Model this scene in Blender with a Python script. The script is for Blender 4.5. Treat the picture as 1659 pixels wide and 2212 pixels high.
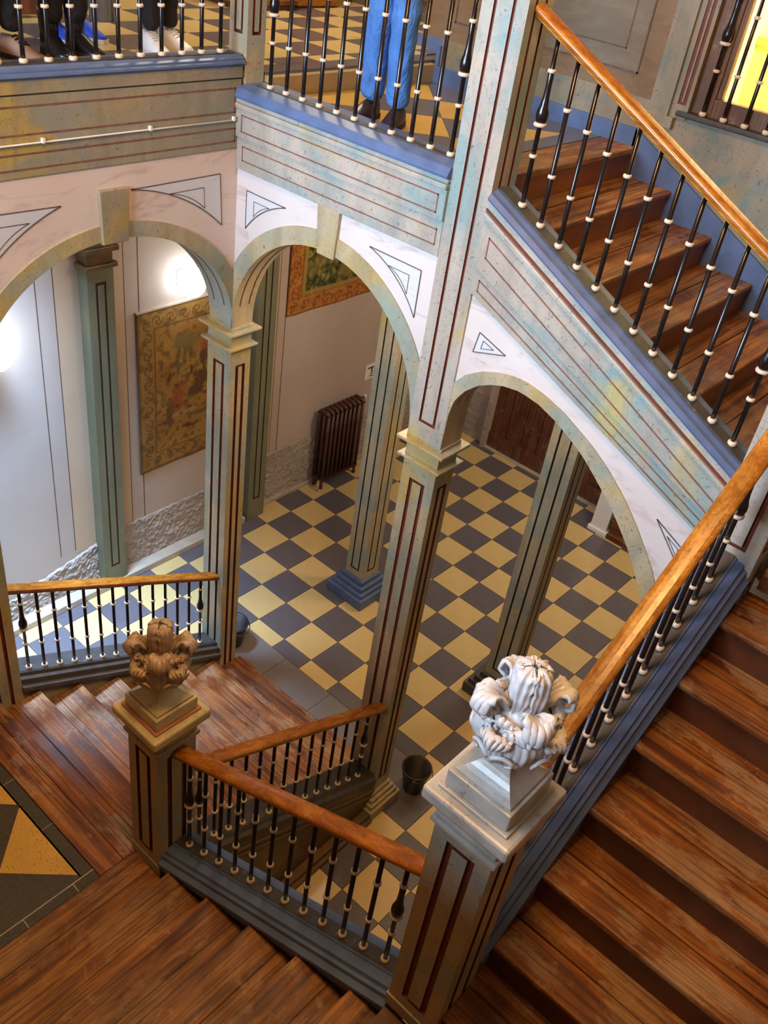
import bpy, bmesh, math, random
from mathutils import Vector, Matrix, noise as mnoise
random.seed(7)
for o in list(bpy.data.objects): bpy.data.objects.remove(o)
S = 0.4                                     # one ground-floor tile is 0.40 m; coordinates below are in tiles
scene = bpy.context.scene
col = scene.collection

# ---------------------------------------------------------------- camera
cd = bpy.data.cameras.new('camera'); cam = bpy.data.objects.new('camera', cd); col.objects.link(cam)
RX = Vector((0.73740616, 0.66244406, 0.13190912))
RY = Vector((0.47531139, -0.37016425, -0.79815883))
RZ = Vector((-0.47990753, 0.65126514, -0.58782861))
M = Matrix((RX, -RY, -RZ)).transposed().to_4x4()
M.translation = Vector((15.8611595, -17.6513375, 17.13219511)) * S
cam.matrix_world = M
cd.sensor_fit = 'HORIZONTAL'; cd.sensor_width = 36.0; cd.lens = 1964.2428 / 1659.0 * 36.0
cd.clip_start = 0.05; cd.clip_end = 200
scene.camera = cam

# ---------------------------------------------------------------- world, large lights, exposure
w = bpy.data.worlds.new('world'); scene.world = w; w.use_nodes = True
w.node_tree.nodes['Background'].inputs[0].default_value = (1.0, 0.74, 0.45, 1)
w.node_tree.nodes['Background'].inputs[1].default_value = 0.13
vs = scene.view_settings
vs.view_transform = 'Standard'; vs.look = 'None'; vs.gamma = 1.0; vs.use_curve_mapping = False
vs.exposure = 0.0

def area_light(name, loc, target, sx, sy, power, color, spread=180):
    d = bpy.data.lights.new(name, 'AREA'); d.shape = 'RECTANGLE'; d.size = sx * S; d.size_y = sy * S
    d.energy = power; d.color = color; d.spread = math.radians(spread)
    o = bpy.data.objects.new(name, d); col.objects.link(o)
    o.location = Vector(loc) * S
    o.rotation_euler = (Vector(target) - Vector(loc)).to_track_quat('-Z', 'Y').to_euler()
    return o
def point_light(name, loc, power, color, r=0.25):
    d = bpy.data.lights.new(name, 'POINT'); d.energy = power; d.color = color; d.shadow_soft_size = r * S
    o = bpy.data.objects.new(name, d); col.objects.link(o); o.location = Vector(loc) * S
    return o
# daylight from the tall upper window behind the gallery
area_light('upper_window_daylight', (6.5, -25.0, 17.6), (6.5, -7.0, 12.5), 11, 5.2, 1050, (0.63, 0.80, 1.0))
area_light('corridor_cool_fill', (1.0, -10.3, 12.3), (1.0, -10.29, 0.0), 1.4, 4, 150, (0.42, 0.66, 1.0), 62)  # added unseen cool fill aimed down at the corridor floor
# warm lamps: upper hall, ground hall
point_light('upper_hall_lamp', (6.0, -4.6, 21.0), 80, (1.0, 0.74, 0.42), 0.8)
point_light('upper_left_lamp', (0.5, -3.0, 20.5), 300, (1.0, 0.83, 0.58), 0.8)
point_light('ground_hall_lamp', (9.0, 3.5, 11.2), 230, (1.0, 0.80, 0.54), 0.7)
point_light('ground_stair_lamp', (6.4, -4.2, 11.8), 90, (1.0, 0.80, 0.54), 0.6)
area_light('stairwell_warm_fill', (11.5, -13.2, 24.5), (11.5, -13.19, 0.0), 3.5, 3.5, 270, (1.0, 0.54, 0.19))  # added unseen warm fill over the lower flights

# ---------------------------------------------------------------- materials
def nmat(name):
    m = bpy.data.materials.new(name); m.use_nodes = True
    nt = m.node_tree; b = nt.nodes['Principled BSDF']
    return m, nt, b
def N(nt, t, **kw):
    n = nt.nodes.new(t)
    for k, v in kw.items(): setattr(n, k, v)
    return n
def coords(nt, scale=(1, 1, 1), rot=(0, 0, 0), kind='Object'):
    tc = N(nt, 'ShaderNodeTexCoord'); mp = N(nt, 'ShaderNodeMapping')
    mp.inputs['Scale'].default_value = scale; mp.inputs['Rotation'].default_value = rot
    nt.links.new(tc.outputs[kind], mp.inputs['Vector']); return mp.outputs['Vector']
def noise(nt, vec, scale, detail=4, rough=0.55, dist=0.0):
    n = N(nt, 'ShaderNodeTexNoise'); n.inputs['Scale'].default_value = scale; n.inputs['Detail'].default_value = detail
    n.inputs['Roughness'].default_value = rough; n.inputs['Distortion'].default_value = dist
    nt.links.new(vec, n.inputs['Vector']); return n.outputs['Fac']
def ramp(nt, fac, stops, mode='LINEAR'):
    r = N(nt, 'ShaderNodeValToRGB'); r.color_ramp.interpolation = mode
    e = r.color_ramp.elements
    while len(e) < len(stops): e.new(0.5)
    for i, (p, c) in enumerate(stops):
        e[i].position = p; e[i].color = (c if len(c) == 4 else (*c, 1)) if not isinstance(c, (int, float)) else (c, c, c, 1)
    nt.links.new(fac, r.inputs['Fac']); return r.outputs['Color']
def mix(nt, fac, a, b, mode='MIX'):
    n = N(nt, 'ShaderNodeMixRGB', blend_type=mode)
    for i, v in ((0, fac), (1, a), (2, b)):
        if isinstance(v, bpy.types.NodeSocket): nt.links.new(v, n.inputs[i])
        else: n.inputs[i].default_value = v if i == 0 else (*v, 1) if len(v) == 3 else v
    return n.outputs[0]
def bump(nt, b, h, strength=0.2, dist=0.01):
    n = N(nt, 'ShaderNodeBump'); n.inputs['Strength'].default_value = strength; n.inputs['Distance'].default_value = dist
    nt.links.new(h, n.inputs['Height']); nt.links.new(n.outputs['Normal'], b.inputs['Normal'])
def plain(name, c, rough=0.5, metal=0.0, var=0.12, nscale=8, bmp=0.05):
    m, nt, b = nmat(name); v = coords(nt)
    f = noise(nt, v, nscale, 5)
    lo = tuple(x * (1 - var) for x in c); hi = tuple(min(1, x * (1 + var)) for x in c)
    nt.links.new(ramp(nt, f, [(0.3, lo), (0.7, hi)]), b.inputs['Base Color'])
    b.inputs['Roughness'].default_value = rough; b.inputs['Metallic'].default_value = metal
    if bmp: bump(nt, b, f, bmp)
    return m
def marble(name, base, blue, ochre, vein, rough=0.45, rot=0.6, osc=0.62):
    """marbled oil paint: soft diagonal clouds of three tints, thin veins, small dark squiggles"""
    m, nt, b = nmat(name)
    v = coords(nt, (1.0, 1.0, 1.3), (rot, rot, 0.5))
    c = ramp(nt, noise(nt, v, 1.5, 5, 0.55, 0.8), [(0.42, base), (0.58, blue)])
    c = mix(nt, ramp(nt, noise(nt, v, 1.1, 3, 0.5, 1.2), [(osc - 0.04, 0.0), (osc + 0.07, 0.8)]), c, ochre)
    v2 = coords(nt, (1, 1, 0.55), (0.5, 0.3, 0.9))
    n = N(nt, 'ShaderNodeMath', operation='ABSOLUTE'); s = N(nt, 'ShaderNodeMath', operation='SUBTRACT'); s.inputs[1].default_value = 0.5
    nt.links.new(noise(nt, v2, 5.0, 6, 0.6, 1.5), s.inputs[0]); nt.links.new(s.outputs[0], n.inputs[0])
    c = mix(nt, ramp(nt, n.outputs[0], [(0.0, 0.16), (0.03, 0.0)]), c, vein)
    sq = ramp(nt, noise(nt, coords(nt), 15, 3, 0.6, 4.0), [(0.625, 0.0), (0.65, 0.6)])
    st = ramp(nt, noise(nt, coords(nt, (2.2, 2.2, 0.5), (0.7, 0.0, 0.6)), 2.4, 4, 0.55, 0.6), [(0.42, 0.0), (0.66, 0.55)])
    c = mix(nt, st, c, tuple(x * 0.62 for x in base))
    c = mix(nt, sq, c, vein)
    nt.links.new(c, b.inputs['Base Color']); b.inputs['Roughness'].default_value = rough
    bump(nt, b, noise(nt, coords(nt), 18, 4), 0.06)
    return m
def aged(name, c, dirt, rough):
    m, nt, b = nmat(name); v = coords(nt)
    k = ramp(nt, noise(nt, v, 7, 5), [(0.3, tuple(x * 0.72 for x in c)), (0.7, tuple(min(1, x * 1.15) for x in c))])
    k = mix(nt, ramp(nt, noise(nt, v, 24, 9, 0.75, 1.0), [(0.58, 0.0), (0.66, 0.7)]), k, dirt)
    nt.links.new(k, b.inputs['Base Color']); b.inputs['Roughness'].default_value = rough
    bump(nt, b, noise(nt, v, 16, 5), 0.15); return m
def wood(name, dark, mid, light, along='Y', rough=0.42, wear=(0.36, 0.26, 0.17), wamt=0.6, gs=1.0):
    m, nt, b = nmat(name)
    sc = {'X': (0.35, 6, 6), 'Y': (6, 0.35, 6), 'Z': (6, 6, 0.35)}[along]
    v = coords(nt, sc)
    g = noise(nt, v, 2.6 * gs, 8, 0.62, 0.6)
    c = ramp(nt, g, [(0.36, dark), (0.5, mid), (0.62, light)])
    wv = coords(nt, tuple(0.5 + 0.12 * x for x in sc))
    wf = ramp(nt, noise(nt, wv, 2.6, 10, 0.74, 0.3), [(0.50, 0.0), (0.55, wamt * 0.8), (0.70, wamt)])
    c = mix(nt, wf, c, wear)
    fs = noise(nt, coords(nt, tuple(x * 4 if x > 1 else x * 1.4 for x in sc)), 3.0, 6, 0.7, 0.4)
    c = mix(nt, ramp(nt, fs, [(0.48, 0.0), (0.60, 0.75)]), c, dark)
    c = mix(nt, ramp(nt, noise(nt, coords(nt), 9, 8, 0.75, 0.5), [(0.58, 0.0), (0.66, 0.55)]), c, wear)
    d = ramp(nt, noise(nt, coords(nt), 2.2, 6, 0.6), [(0.3, 0.5), (0.6, 1.0)])
    c = mix(nt, 1.0, c, d, 'MULTIPLY')
    nt.links.new(c, b.inputs['Base Color'])
    nt.links.new(ramp(nt, g, [(0.3, rough - 0.1), (0.7, rough + 0.18)]), b.inputs['Roughness'])
    bump(nt, b, g, 0.12)
    return m
def terrazzo(name, c, speck, rough=0.32):
    m, nt, b = nmat(name); v = coords(nt)
    base = ramp(nt, noise(nt, v, 2.0, 4), [(0.3, tuple(x * 0.86 for x in c)), (0.7, tuple(min(1, x * 1.1) for x in c))])
    s1 = ramp(nt, noise(nt, v, 95, 2, 0.5), [(0.60, 0.0), (0.66, 0.7)])
    base = mix(nt, s1, base, speck)
    nt.links.new(base, b.inputs['Base Color']); b.inputs['Roughness'].default_value = rough
    return m

M_marb = marble('marbled_paint_grey', (0.46, 0.37, 0.23), (0.29, 0.325, 0.27), (0.46, 0.33, 0.09), (0.09, 0.07, 0.05), osc=0.56)
M_marb2 = marble('marbled_paint_pale', (0.44, 0.38, 0.32), (0.23, 0.32, 0.32), (0.48, 0.38, 0.12), (0.10, 0.09, 0.07), osc=0.57)
M_olive = marble('marbled_paint_shade_olive', (0.33, 0.265, 0.17), (0.25, 0.235, 0.18), (0.44, 0.29, 0.045), (0.12, 0.09, 0.05), osc=0.56)  # marbled paint made darker and warmer to stand for less daylight
M_dado = marble('teal_umber_marbled_dado', (0.29, 0.235, 0.16), (0.14, 0.20, 0.185), (0.33, 0.23, 0.07), (0.07, 0.05, 0.035), osc=0.56)
M_green = marble('green_painted_plaster', (0.19, 0.185, 0.115), (0.165, 0.17, 0.12), (0.2, 0.18, 0.09), (0.10, 0.10, 0.07), osc=0.7)
M_groove = plain('dark_red_groove_paint', (0.14, 0.030, 0.014), 0.5, var=0.3)
M_gdark = plain('black_brown_groove_paint', (0.05, 0.026, 0.014), 0.5, var=0.3)
M_redline = plain('thin_red_painted_line', (0.20, 0.07, 0.045), 0.55, var=0.35, nscale=20)
M_blackline = plain('thin_dark_painted_line', (0.12, 0.065, 0.05), 0.6, var=0.4, nscale=20)
M_blue = plain('blue_grey_gloss_paint', (0.085, 0.130, 0.260), 0.48, var=0.22, nscale=6, bmp=0.08)
M_bluegrey = plain('dim_stringer_worn_base_paint', (0.055, 0.048, 0.046), 0.42, var=0.28, nscale=6, bmp=0.1)  # stringer blue darkened near black for dim light; also colours worn bases
M_strip = aged('dark_iron_strip', (0.05, 0.043, 0.04), (0.26, 0.23, 0.2), 0.55)
M_iron = plain('black_gloss_iron', (0.010, 0.006, 0.006), 0.22, metal=0.0, var=0.3)
M_collar = plain('cream_painted_collar', (0.62, 0.50, 0.38), 0.45, var=0.1)
M_rail = wood('varnished_handrail_wood', (0.26, 0.075, 0.006), (0.40, 0.13, 0.010), (0.48, 0.18, 0.02), 'X', 0.20, (0.55, 0.25, 0.05), 0.25)
M_tread1 = wood('tread_wood_across_x', (0.09, 0.021, 0.003), (0.28, 0.083, 0.010), (0.40, 0.155, 0.028), 'X', 0.50, (0.43, 0.27, 0.14), 0.75)
M_tread2 = wood('tread_wood_across_y', (0.075, 0.020, 0.003), (0.26, 0.086, 0.011), (0.39, 0.165, 0.032), 'Y', 0.44, (0.42, 0.24, 0.10), 0.6)
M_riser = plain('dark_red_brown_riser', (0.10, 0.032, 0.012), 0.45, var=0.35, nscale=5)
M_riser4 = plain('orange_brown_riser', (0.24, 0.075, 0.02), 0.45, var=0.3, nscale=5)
M_sidewood = marble('brown_grained_side_paint', (0.16, 0.085, 0.032), (0.11, 0.075, 0.045), (0.24, 0.13, 0.04), (0.06, 0.03, 0.015), 0.4, rot=0.2, osc=0.56)
M_tileY = terrazzo('cream_yellow_tile', (0.60, 0.45, 0.20), (0.52, 0.36, 0.13), 0.22)
M_tileD = terrazzo('slate_grey_tile', (0.112, 0.102, 0.118), (0.20, 0.18, 0.19), 0.22)
M_tileB = terrazzo('pale_slate_border', (0.165, 0.15, 0.155), (0.25, 0.23, 0.23), 0.3)
M_tileY2 = terrazzo('yellow_terrazzo_tile', (0.58, 0.35, 0.075), (0.10, 0.07, 0.03))
M_tileD2 = terrazzo('charcoal_terrazzo_tile', (0.055, 0.05, 0.04), (0.15, 0.13, 0.11))
M_joint = plain('tile_joint', (0.10, 0.075, 0.035), 0.7)
M_whitejoint = plain('white_grout_line', (0.45, 0.40, 0.36), 0.7)
M_pottan = terrazzo('tan_terrazzo_riser', (0.40, 0.27, 0.12), (0.26, 0.17, 0.08))
M_cream = aged('cream_cap_paint', (0.54, 0.46, 0.26), (0.12, 0.09, 0.04), 0.30)
M_silver = aged('grey_cap_paint', (0.45, 0.42, 0.38), (0.11, 0.085, 0.06), 0.26)
M_pinkline = plain('salmon_edge_line', (0.38, 0.14, 0.08), 0.5)
M_fin1 = plain('tan_plaster_carving', (0.46, 0.33, 0.23), 0.38, var=0.22, nscale=14, bmp=0.2)
M_fin2 = plain('pale_grey_plaster_carving', (0.56, 0.54, 0.55), 0.34, var=0.18, nscale=14, bmp=0.2)
M_iron2 = plain('brown_painted_iron', (0.075, 0.025, 0.013), 0.4, var=0.3)
M_white = plain('white_paint', (0.74, 0.72, 0.70), 0.5, var=0.06)
M_doorw = wood('dark_red_door_wood', (0.075, 0.018, 0.006), (0.13, 0.034, 0.010), (0.17, 0.05, 0.016), 'Z', 0.45, wamt=0.1)
M_fram = wood('window_frame_wood', (0.09, 0.035, 0.012), (0.15, 0.06, 0.02), (0.2, 0.09, 0.03), 'Z', 0.4, wamt=0.15)

def plaster(name, c1, c2, stain, rough=0.75, st=(0.60, 0.72, 0.45), sc=1.3, dist=1.0):
    m, nt, b = nmat(name); v = coords(nt)
    c = ramp(nt, noise(nt, v, 0.9, 5), [(0.35, c1), (0.65, c2)])
    f = ramp(nt, noise(nt, coords(nt, (1, 1, 3.4)), sc * 2.0, 8, 0.68, dist), [(st[0], 0.0), (st[1], st[2])])
    c = mix(nt, f, c, stain)
    nt.links.new(c, b.inputs['Base Color']); b.inputs['Roughness'].default_value = rough
    bump(nt, b, noise(nt, v, 14, 6), 0.12)
    return m
M_wall = plaster('pink_beige_wall_plaster', (0.42, 0.335, 0.295), (0.46, 0.385, 0.35), (0.35, 0.28, 0.235))
M_peach = plaster('peach_painted_border', (0.50, 0.345, 0.23), (0.52, 0.39, 0.285), (0.44, 0.31, 0.22))
M_span = plaster('stained_pink_spandrel_plaster', (0.62, 0.49, 0.42), (0.66, 0.56, 0.52), (0.40, 0.22, 0.18), 0.8, (0.53, 0.68, 0.5))
M_span2 = plaster('flaking_daylit_spandrel_plaster', (0.60, 0.51, 0.48), (0.66, 0.61, 0.60), (0.38, 0.25, 0.23), 0.8, (0.53, 0.68, 0.5), dist=1.2)  # spandrel plaster whitened for the daylit fronts; stains are its own
M_pane = plaster('pale_blue_grey_painted_panel', (0.55, 0.54, 0.56), (0.62, 0.62, 0.64), (0.35, 0.32, 0.34), 0.7, (0.6, 0.7, 0.5), 2.0)
M_upwall = plaster('umber_marbled_upper_wall', (0.20, 0.125, 0.065), (0.24, 0.155, 0.085), (0.15, 0.08, 0.04), 0.6, (0.48, 0.64, 0.6))
M_uppan = plaster('grey_brown_wall_panel', (0.165, 0.13, 0.09), (0.20, 0.16, 0.11), (0.235, 0.19, 0.13), 0.6, (0.46, 0.62, 0.6))
M_roomy = plaster('yellow_room_wall', (0.82, 0.72, 0.42), (0.84, 0.76, 0.50), (0.8, 0.68, 0.36), 0.7)
M_roomy2 = plain('yellow_room_lower_wall', (0.84, 0.68, 0.22), 0.6, var=0.05)
M_rough = plaster('rough_grey_render', (0.30, 0.25, 0.22), (0.40, 0.345, 0.315), (0.20, 0.15, 0.125), 0.9, (0.48, 0.64, 0.6), 4.0)
M_stone = plain('pale_stone_skirting', (0.42, 0.36, 0.29), 0.6, var=0.12)

# ---------------------------------------------------------------- mesh builder
class MB:
    def __init__(s): s.v = []; s.f = []; s.m = []
    def poly(s, pts, mi=0):
        k = len(s.v); s.v += [tuple(p) for p in pts]; s.f.append(tuple(range(k, k + len(pts)))); s.m.append(mi)
    def box(s, x0, x1, y0, y1, z0, z1, mi=0):
        k = len(s.v)
        s.v += [(x0, y0, z0), (x1, y0, z0), (x1, y1, z0), (x0, y1, z0), (x0, y0, z1), (x1, y0, z1), (x1, y1, z1), (x0, y1, z1)]
        for q in ((3, 2, 1, 0), (4, 5, 6, 7), (0, 1, 5, 4), (1, 2, 6, 5), (2, 3, 7, 6), (3, 0, 4, 7)):
            s.f.append(tuple(k + i for i in q)); s.m.append(mi)
        return s
    def prism(s, pts, d, mi=0, mi_side=None):
        """closed polygon pts (3D) extruded by vector d"""
        k = len(s.v); n = len(pts); d = Vector(d)
        s.v += [tuple(p) for p in pts] + [tuple(Vector(p) + d) for p in pts]
        s.f.append(tuple(range(k + n - 1, k - 1, -1))); s.m.append(mi)
        s.f.append(tuple(range(k + n, k + 2 * n))); s.m.append(mi)
        for i in range(n):
            j = (i + 1) % n; s.f.append((k + i, k + j, k + n + j, k + n + i)); s.m.append(mi if mi_side is None else mi_side)
        return s
    def sweep(s, prof, a, b, mi=0, mis=None, caps=True):
        """prof: list of 3D offsets, swept straight from a to b"""
        k = len(s.v); n = len(prof); a = Vector(a); b = Vector(b)
        s.v += [tuple(a + Vector(p)) for p in prof] + [tuple(b + Vector(p)) for p in prof]
        for i in range(n):
            j = (i + 1) % n; s.f.append((k + i, k + j, k + n + j, k + n + i)); s.m.append(mi if mis is None else mis[i])
        if caps:
            s.f.append(tuple(range(k + n - 1, k - 1, -1))); s.m.append(mi)
            s.f.append(tuple(range(k + n, k + 2 * n))); s.m.append(mi)
        return s
    def lathe(s, prof, seg=16, c=(0, 0, 0), mi=0):
        k = len(s.v); n = len(prof)
        for r, z in prof:
            for i in range(seg):
                t = 2 * math.pi * i / seg; s.v.append((c[0] + r * math.cos(t), c[1] + r * math.sin(t), c[2] + z))
        for j in range(n - 1):
            for i in range(seg):
                i2 = (i + 1) % seg
                s.f.append((k + j * seg + i, k + j * seg + i2, k + (j + 1) * seg + i2, k + (j + 1) * seg + i)); s.m.append(mi)
        s.f.append(tuple(k + i for i in range(seg - 1, -1, -1))); s.m.append(mi)
        s.f.append(tuple(k + (n - 1) * seg + i for i in range(seg))); s.m.append(mi)
        return s
    def tube(s, pts, r, seg=8, mi=0):
        pts = [Vector(p) for p in pts]; k = len(s.v); n = len(pts)
        for i, p in enumerate(pts):
            d = (pts[min(i + 1, n - 1)] - pts[max(i - 1, 0)]).normalized()
            a = d.orthogonal().normalized() if i == 0 else (a - d * a.dot(d)).normalized()
            b = d.cross(a); rr = r[i] if isinstance(r, (list, tuple)) else r
            for q in range(seg):
                t = 2 * math.pi * q / seg; s.v.append(tuple(p + (a * math.cos(t) + b * math.sin(t)) * rr))
        for j in range(n - 1):
            for i in range(seg):
                i2 = (i + 1) % seg
                s.f.append((k + j * seg + i, k + j * seg + i2, k + (j + 1) * seg + i2, k + (j + 1) * seg + i)); s.m.append(mi)
        s.f.append(tuple(k + i for i in range(seg - 1, -1, -1))); s.m.append(mi)
        s.f.append(tuple(k + (n - 1) * seg + i for i in range(seg))); s.m.append(mi)
        return s
    def groove(s, o, u, v, n, r, gw, d, mi=0, gi=1):
        """face o + [0..1]u + [0..1]v (outward normal n) with a rectangular groove ring.
        r=(a0,a1,b0,b1) ring outer rect in u/v fractions, gw=(gu,gv) groove width fractions, d=depth"""
        o, u, v, n = Vector(o), Vector(u), Vector(v), Vector(n)
        a0, a1, b0, b1 = r; gu, gv = gw
        P = lambda a, b, h=0.0: o + u * a + v * b - n * h
        R0 = [(0, 0), (1, 0), (1, 1), (0, 1)]
        R1 = [(a0, b0), (a1, b0), (a1, b1), (a0, b1)]
        R2 = [(a0 + gu, b0 + gv), (a1 - gu, b0 + gv), (a1 - gu, b1 - gv), (a0 + gu, b1 - gv)]
        for i in range(4):
            j = (i + 1) % 4
            s.poly([P(*R0[i]), P(*R0[j]), P(*R1[j]), P(*R1[i])], mi)
            s.poly([P(*R1[i]), P(*R1[j]), P(*R1[j], d), P(*R1[i], d)], gi)
            s.poly([P(*R1[i], d), P(*R1[j], d), P(*R2[j], d), P(*R2[i], d)], gi)
            s.poly([P(*R2[i], d), P(*R2[j], d), P(*R2[j]), P(*R2[i])], gi)
        s.poly([P(*q) for q in R2], mi)
        return s
    def build(s, name, mats, parent=None, smooth=False, bevel=0.0, origin=None, merge=False):
        me = bpy.data.meshes.new(name)
        og = Vector(ORG[parent.name]) if parent is not None else Vector(origin if origin is not None else (0, 0, 0))
        me.from_pydata([tuple((Vector(p) - og) * S) for p in s.v], [], s.f)
        for m in (mats if isinstance(mats, (list, tuple)) else [mats]): me.materials.append(m)
        me.polygons.foreach_set('material_index', s.m)
        if smooth: me.polygons.foreach_set('use_smooth', [True] * len(s.f))
        if merge or bevel:
            bm = bmesh.new(); bm.from_mesh(me)
            bmesh.ops.remove_doubles(bm, verts=bm.verts, dist=1e-5)
            bmesh.ops.recalc_face_normals(bm, faces=bm.faces)
            bm.to_mesh(me); bm.free()
        me.update()
        o = bpy.data.objects.new(name, me); col.objects.link(o)
        if parent is not None: o.parent = parent; ORG[o.name] = tuple(og)
        else: o.location = og * S; ORG[o.name] = tuple(og)
        if bevel:
            bv = o.modifiers.new('bevel', 'BEVEL'); bv.width = bevel * S; bv.segments = 2; bv.limit_method = 'ANGLE'
        return o
ORG = {}
def tag(o, label=None, cat=None, group=None, kind=None):
    if label: o['label'] = label
    if cat: o['category'] = cat
    if group: o['group'] = group
    if kind: o['kind'] = kind
    return o
def thing(name, loc, label, cat, group=None):
    o = bpy.data.objects.new(name, None); col.objects.link(o); o.location = Vector(loc) * S
    o.empty_display_size = 0.1; ORG[o.name] = tuple(loc)
    return tag(o, label, cat, group)
def setting(name, loc=(0, 0, 0)):
    o = bpy.data.objects.new(name, None); col.objects.link(o); o.location = Vector(loc) * S; ORG[o.name] = tuple(loc)
    o['kind'] = 'structure'; return o
def inst(name, src, parent, loc, rz=0.0):
    """another object sharing src's mesh, placed at loc (tiles, world) under parent"""
    o = bpy.data.objects.new(name, src); col.objects.link(o); o.parent = parent
    po = Vector(ORG[parent.name]); o.location = (Vector(loc) - po) * S; o.rotation_euler[2] = rz
    ORG[o.name] = tuple(loc); return o
def mesh_of(mb, name, mats, smooth=False, bevel=0.0):
    o = mb.build(name, mats, smooth=smooth, merge=True)
    me = o.data
    if bevel:
        bm = bmesh.new(); bm.from_mesh(me)
        bmesh.ops.bevel(bm, geom=[e for e in bm.edges if e.calc_face_angle(0) > 0.6], offset=bevel * S, segments=1, affect='EDGES', profile=0.5)
        bm.to_mesh(me); bm.free()
    bpy.data.objects.remove(o); ORG.pop(name, None); return me
def clip(poly, x0, x1, y0, y1):
    for ax, lim, sg in ((0, x0, 1), (0, x1, -1), (1, y0, 1), (1, y1, -1)):
        out = []
        for i in range(len(poly)):
            a, b = poly[i], poly[(i + 1) % len(poly)]
            ia = (a[ax] - lim) * sg >= -1e-9; ib = (b[ax] - lim) * sg >= -1e-9
            if ia: out.append(a)
            if ia != ib:
                t = (lim - a[ax]) / (b[ax] - a[ax]); out.append((a[0] + t * (b[0] - a[0]), a[1] + t * (b[1] - a[1])))
        poly = out
        if len(poly) < 3: return []
    return poly
def slab_poly(pts, z, th, g=0.012):
    """thin tile from a 2D polygon, shrunk a little for the joint"""
    cx = sum(p[0] for p in pts) / len(pts); cy = sum(p[1] for p in pts) / len(pts)
    out = []
    for p in pts:
        d = Vector((p[0] - cx, p[1] - cy)); l = d.length or 1; d = d * ((l - g * 1.4) / l)
        out.append((cx + d.x, cy + d.y, z))
    mb = MB(); mb.prism(out, (0, 0, th)); return mb
# ================================================================ ground floor
fl = setting('floor')
m = MB(); m.box(-1.2, 19.0, -17.5, 8.2, -0.25, -0.02); m.build('floor_bed', M_joint, fl)
tmY = mesh_of(MB().box(0.008, 0.992, 0.008, 0.992, -0.03, 0.0), 'tile_cream', M_tileY)
tmD = mesh_of(MB().box(0.008, 0.992, 0.008, 0.992, -0.03, 0.0), 'tile_slate', M_tileD)
BORD = (2.6, 9.62, -6.36, -5.45)            # slate border strip in front of the lowest flight
far = {0: MB(), 1: MB()}
for i in range(-1, 19):
    for j in range(-17, 8):
        dark = (i + j) % 2 == 0
        if j == -6 and 3 <= i <= 8:          # row cut by the border strip
            t = MB().box(i + .008, i + .992, -5.44, -5.008, -0.03, 0.0); t.build('floor_tile', M_tileD if dark else M_tileY, fl); continue
        if j == -7 and 3 <= i <= 8: continue
        vis = (-1 <= i <= 12 and -12 <= j <= 6) and not (4 <= i <= 8 and j < -6) and not (i > 9 and j > 5)
        if vis: inst('floor_tile', tmD if dark else tmY, fl, (i, j, 0))
        else: far[0 if dark else 1].box(i + .008, i + .992, j + .008, j + .992, -0.03, 0.0)
for k in (0, 1): tag(far[k].build('floor_tile_rest', (M_tileD, M_tileY)[k], fl), kind='stuff')
x = 3.0
for wd in (1.55, 1.6, 1.5, 1.97):
    MB().box(x + .006, x + wd - .006, -6.4, -5.452, -0.03, -0.001).build('border_slab', M_tileB, fl); x += wd

# ================================================================ left ground wall (behind the columns)
wl = setting('wall_left', (-0.8, 0, 0))
m = MB(); m.box(-1.4, -0.8, -17.5, 8.2, 0, 13.2); m.build('wall_plaster', M_wall, wl)
def rough_patch(y0, y1, top, wall, seed, x=-0.8, nm='rough_dado'):
    """lumpy exposed render on the lower wall, real relief, ragged upper edge"""
    ny = max(4, int((y1 - y0) / 0.05)); nz = 36; mb = MB(); idx = {}
    for a in range(ny + 1):
        y = y0 + (y1 - y0) * a / ny
        tp = top(y) + 0.05 * mnoise.noise((y * 6, seed, 0))
        for b in range(nz + 1):
            z = tp * b / nz
            h = 0.04 + 0.03 * mnoise.noise((y * 4, z * 4, seed)) + 0.04 * mnoise.noise((y * 11, z * 11, seed + 3)) + 0.025 * mnoise.noise((y * 23, z * 23, seed + 5))
            if b == nz: h = -0.01
            idx[a, b] = len(mb.v); mb.v.append((x + max(-0.01, h), y, z))
    for a in range(ny):
        for b in range(nz):
            mb.f.append((idx[a, b], idx[a + 1, b], idx[a + 1, b + 1], idx[a, b + 1])); mb.m.append(0)
    return mb.build(nm, M_rough, wall)
rough_patch(-12.2, -7.36, lambda y: 1.45 + (y + 7.36) * 0.24 if y > -11.5 else 0.45, wl, 1)
rough_patch(-6.7, -2.44, lambda y: 1.62, wl, 7)
rough_patch(-1.75, 7.0, lambda y: 1.9, wl, 13)
bb = MB(); bb.box(-0.8, -0.42, -12.5, -2.5, 0, 0.20); bb.box(-0.8, -0.7, -2.5, 7.4, 0, 0.16)
tag(bb.build('baseboard_left', M_stone, bevel=0.02), kind='structure')
# painted borders and lines on the wall
def wall_lines(y_list, z0, z1, w_=0.022):
    for y in y_list: MB().box(-0.8, -0.794, y - w_ / 2, y + w_ / 2, z0, z1).build('painted_line', M_blackline, wl)
MB().box(-0.8, -0.796, -8.0, -7.3, 1.4, 12.4).build('painted_border', M_peach, wl)
MB().box(-0.8, -0.796, -6.8, -6.25, 1.6, 12.4).build('painted_border', M_peach, wl)
MB().box(-0.8, -0.796, -1.8, -1.36, 1.9, 12.4).build('painted_border', M_peach, wl)
wall_lines([-8.42, -8.0, -6.25, -5.86, -1.36, -1.06], 1.5, 12.4)

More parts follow.
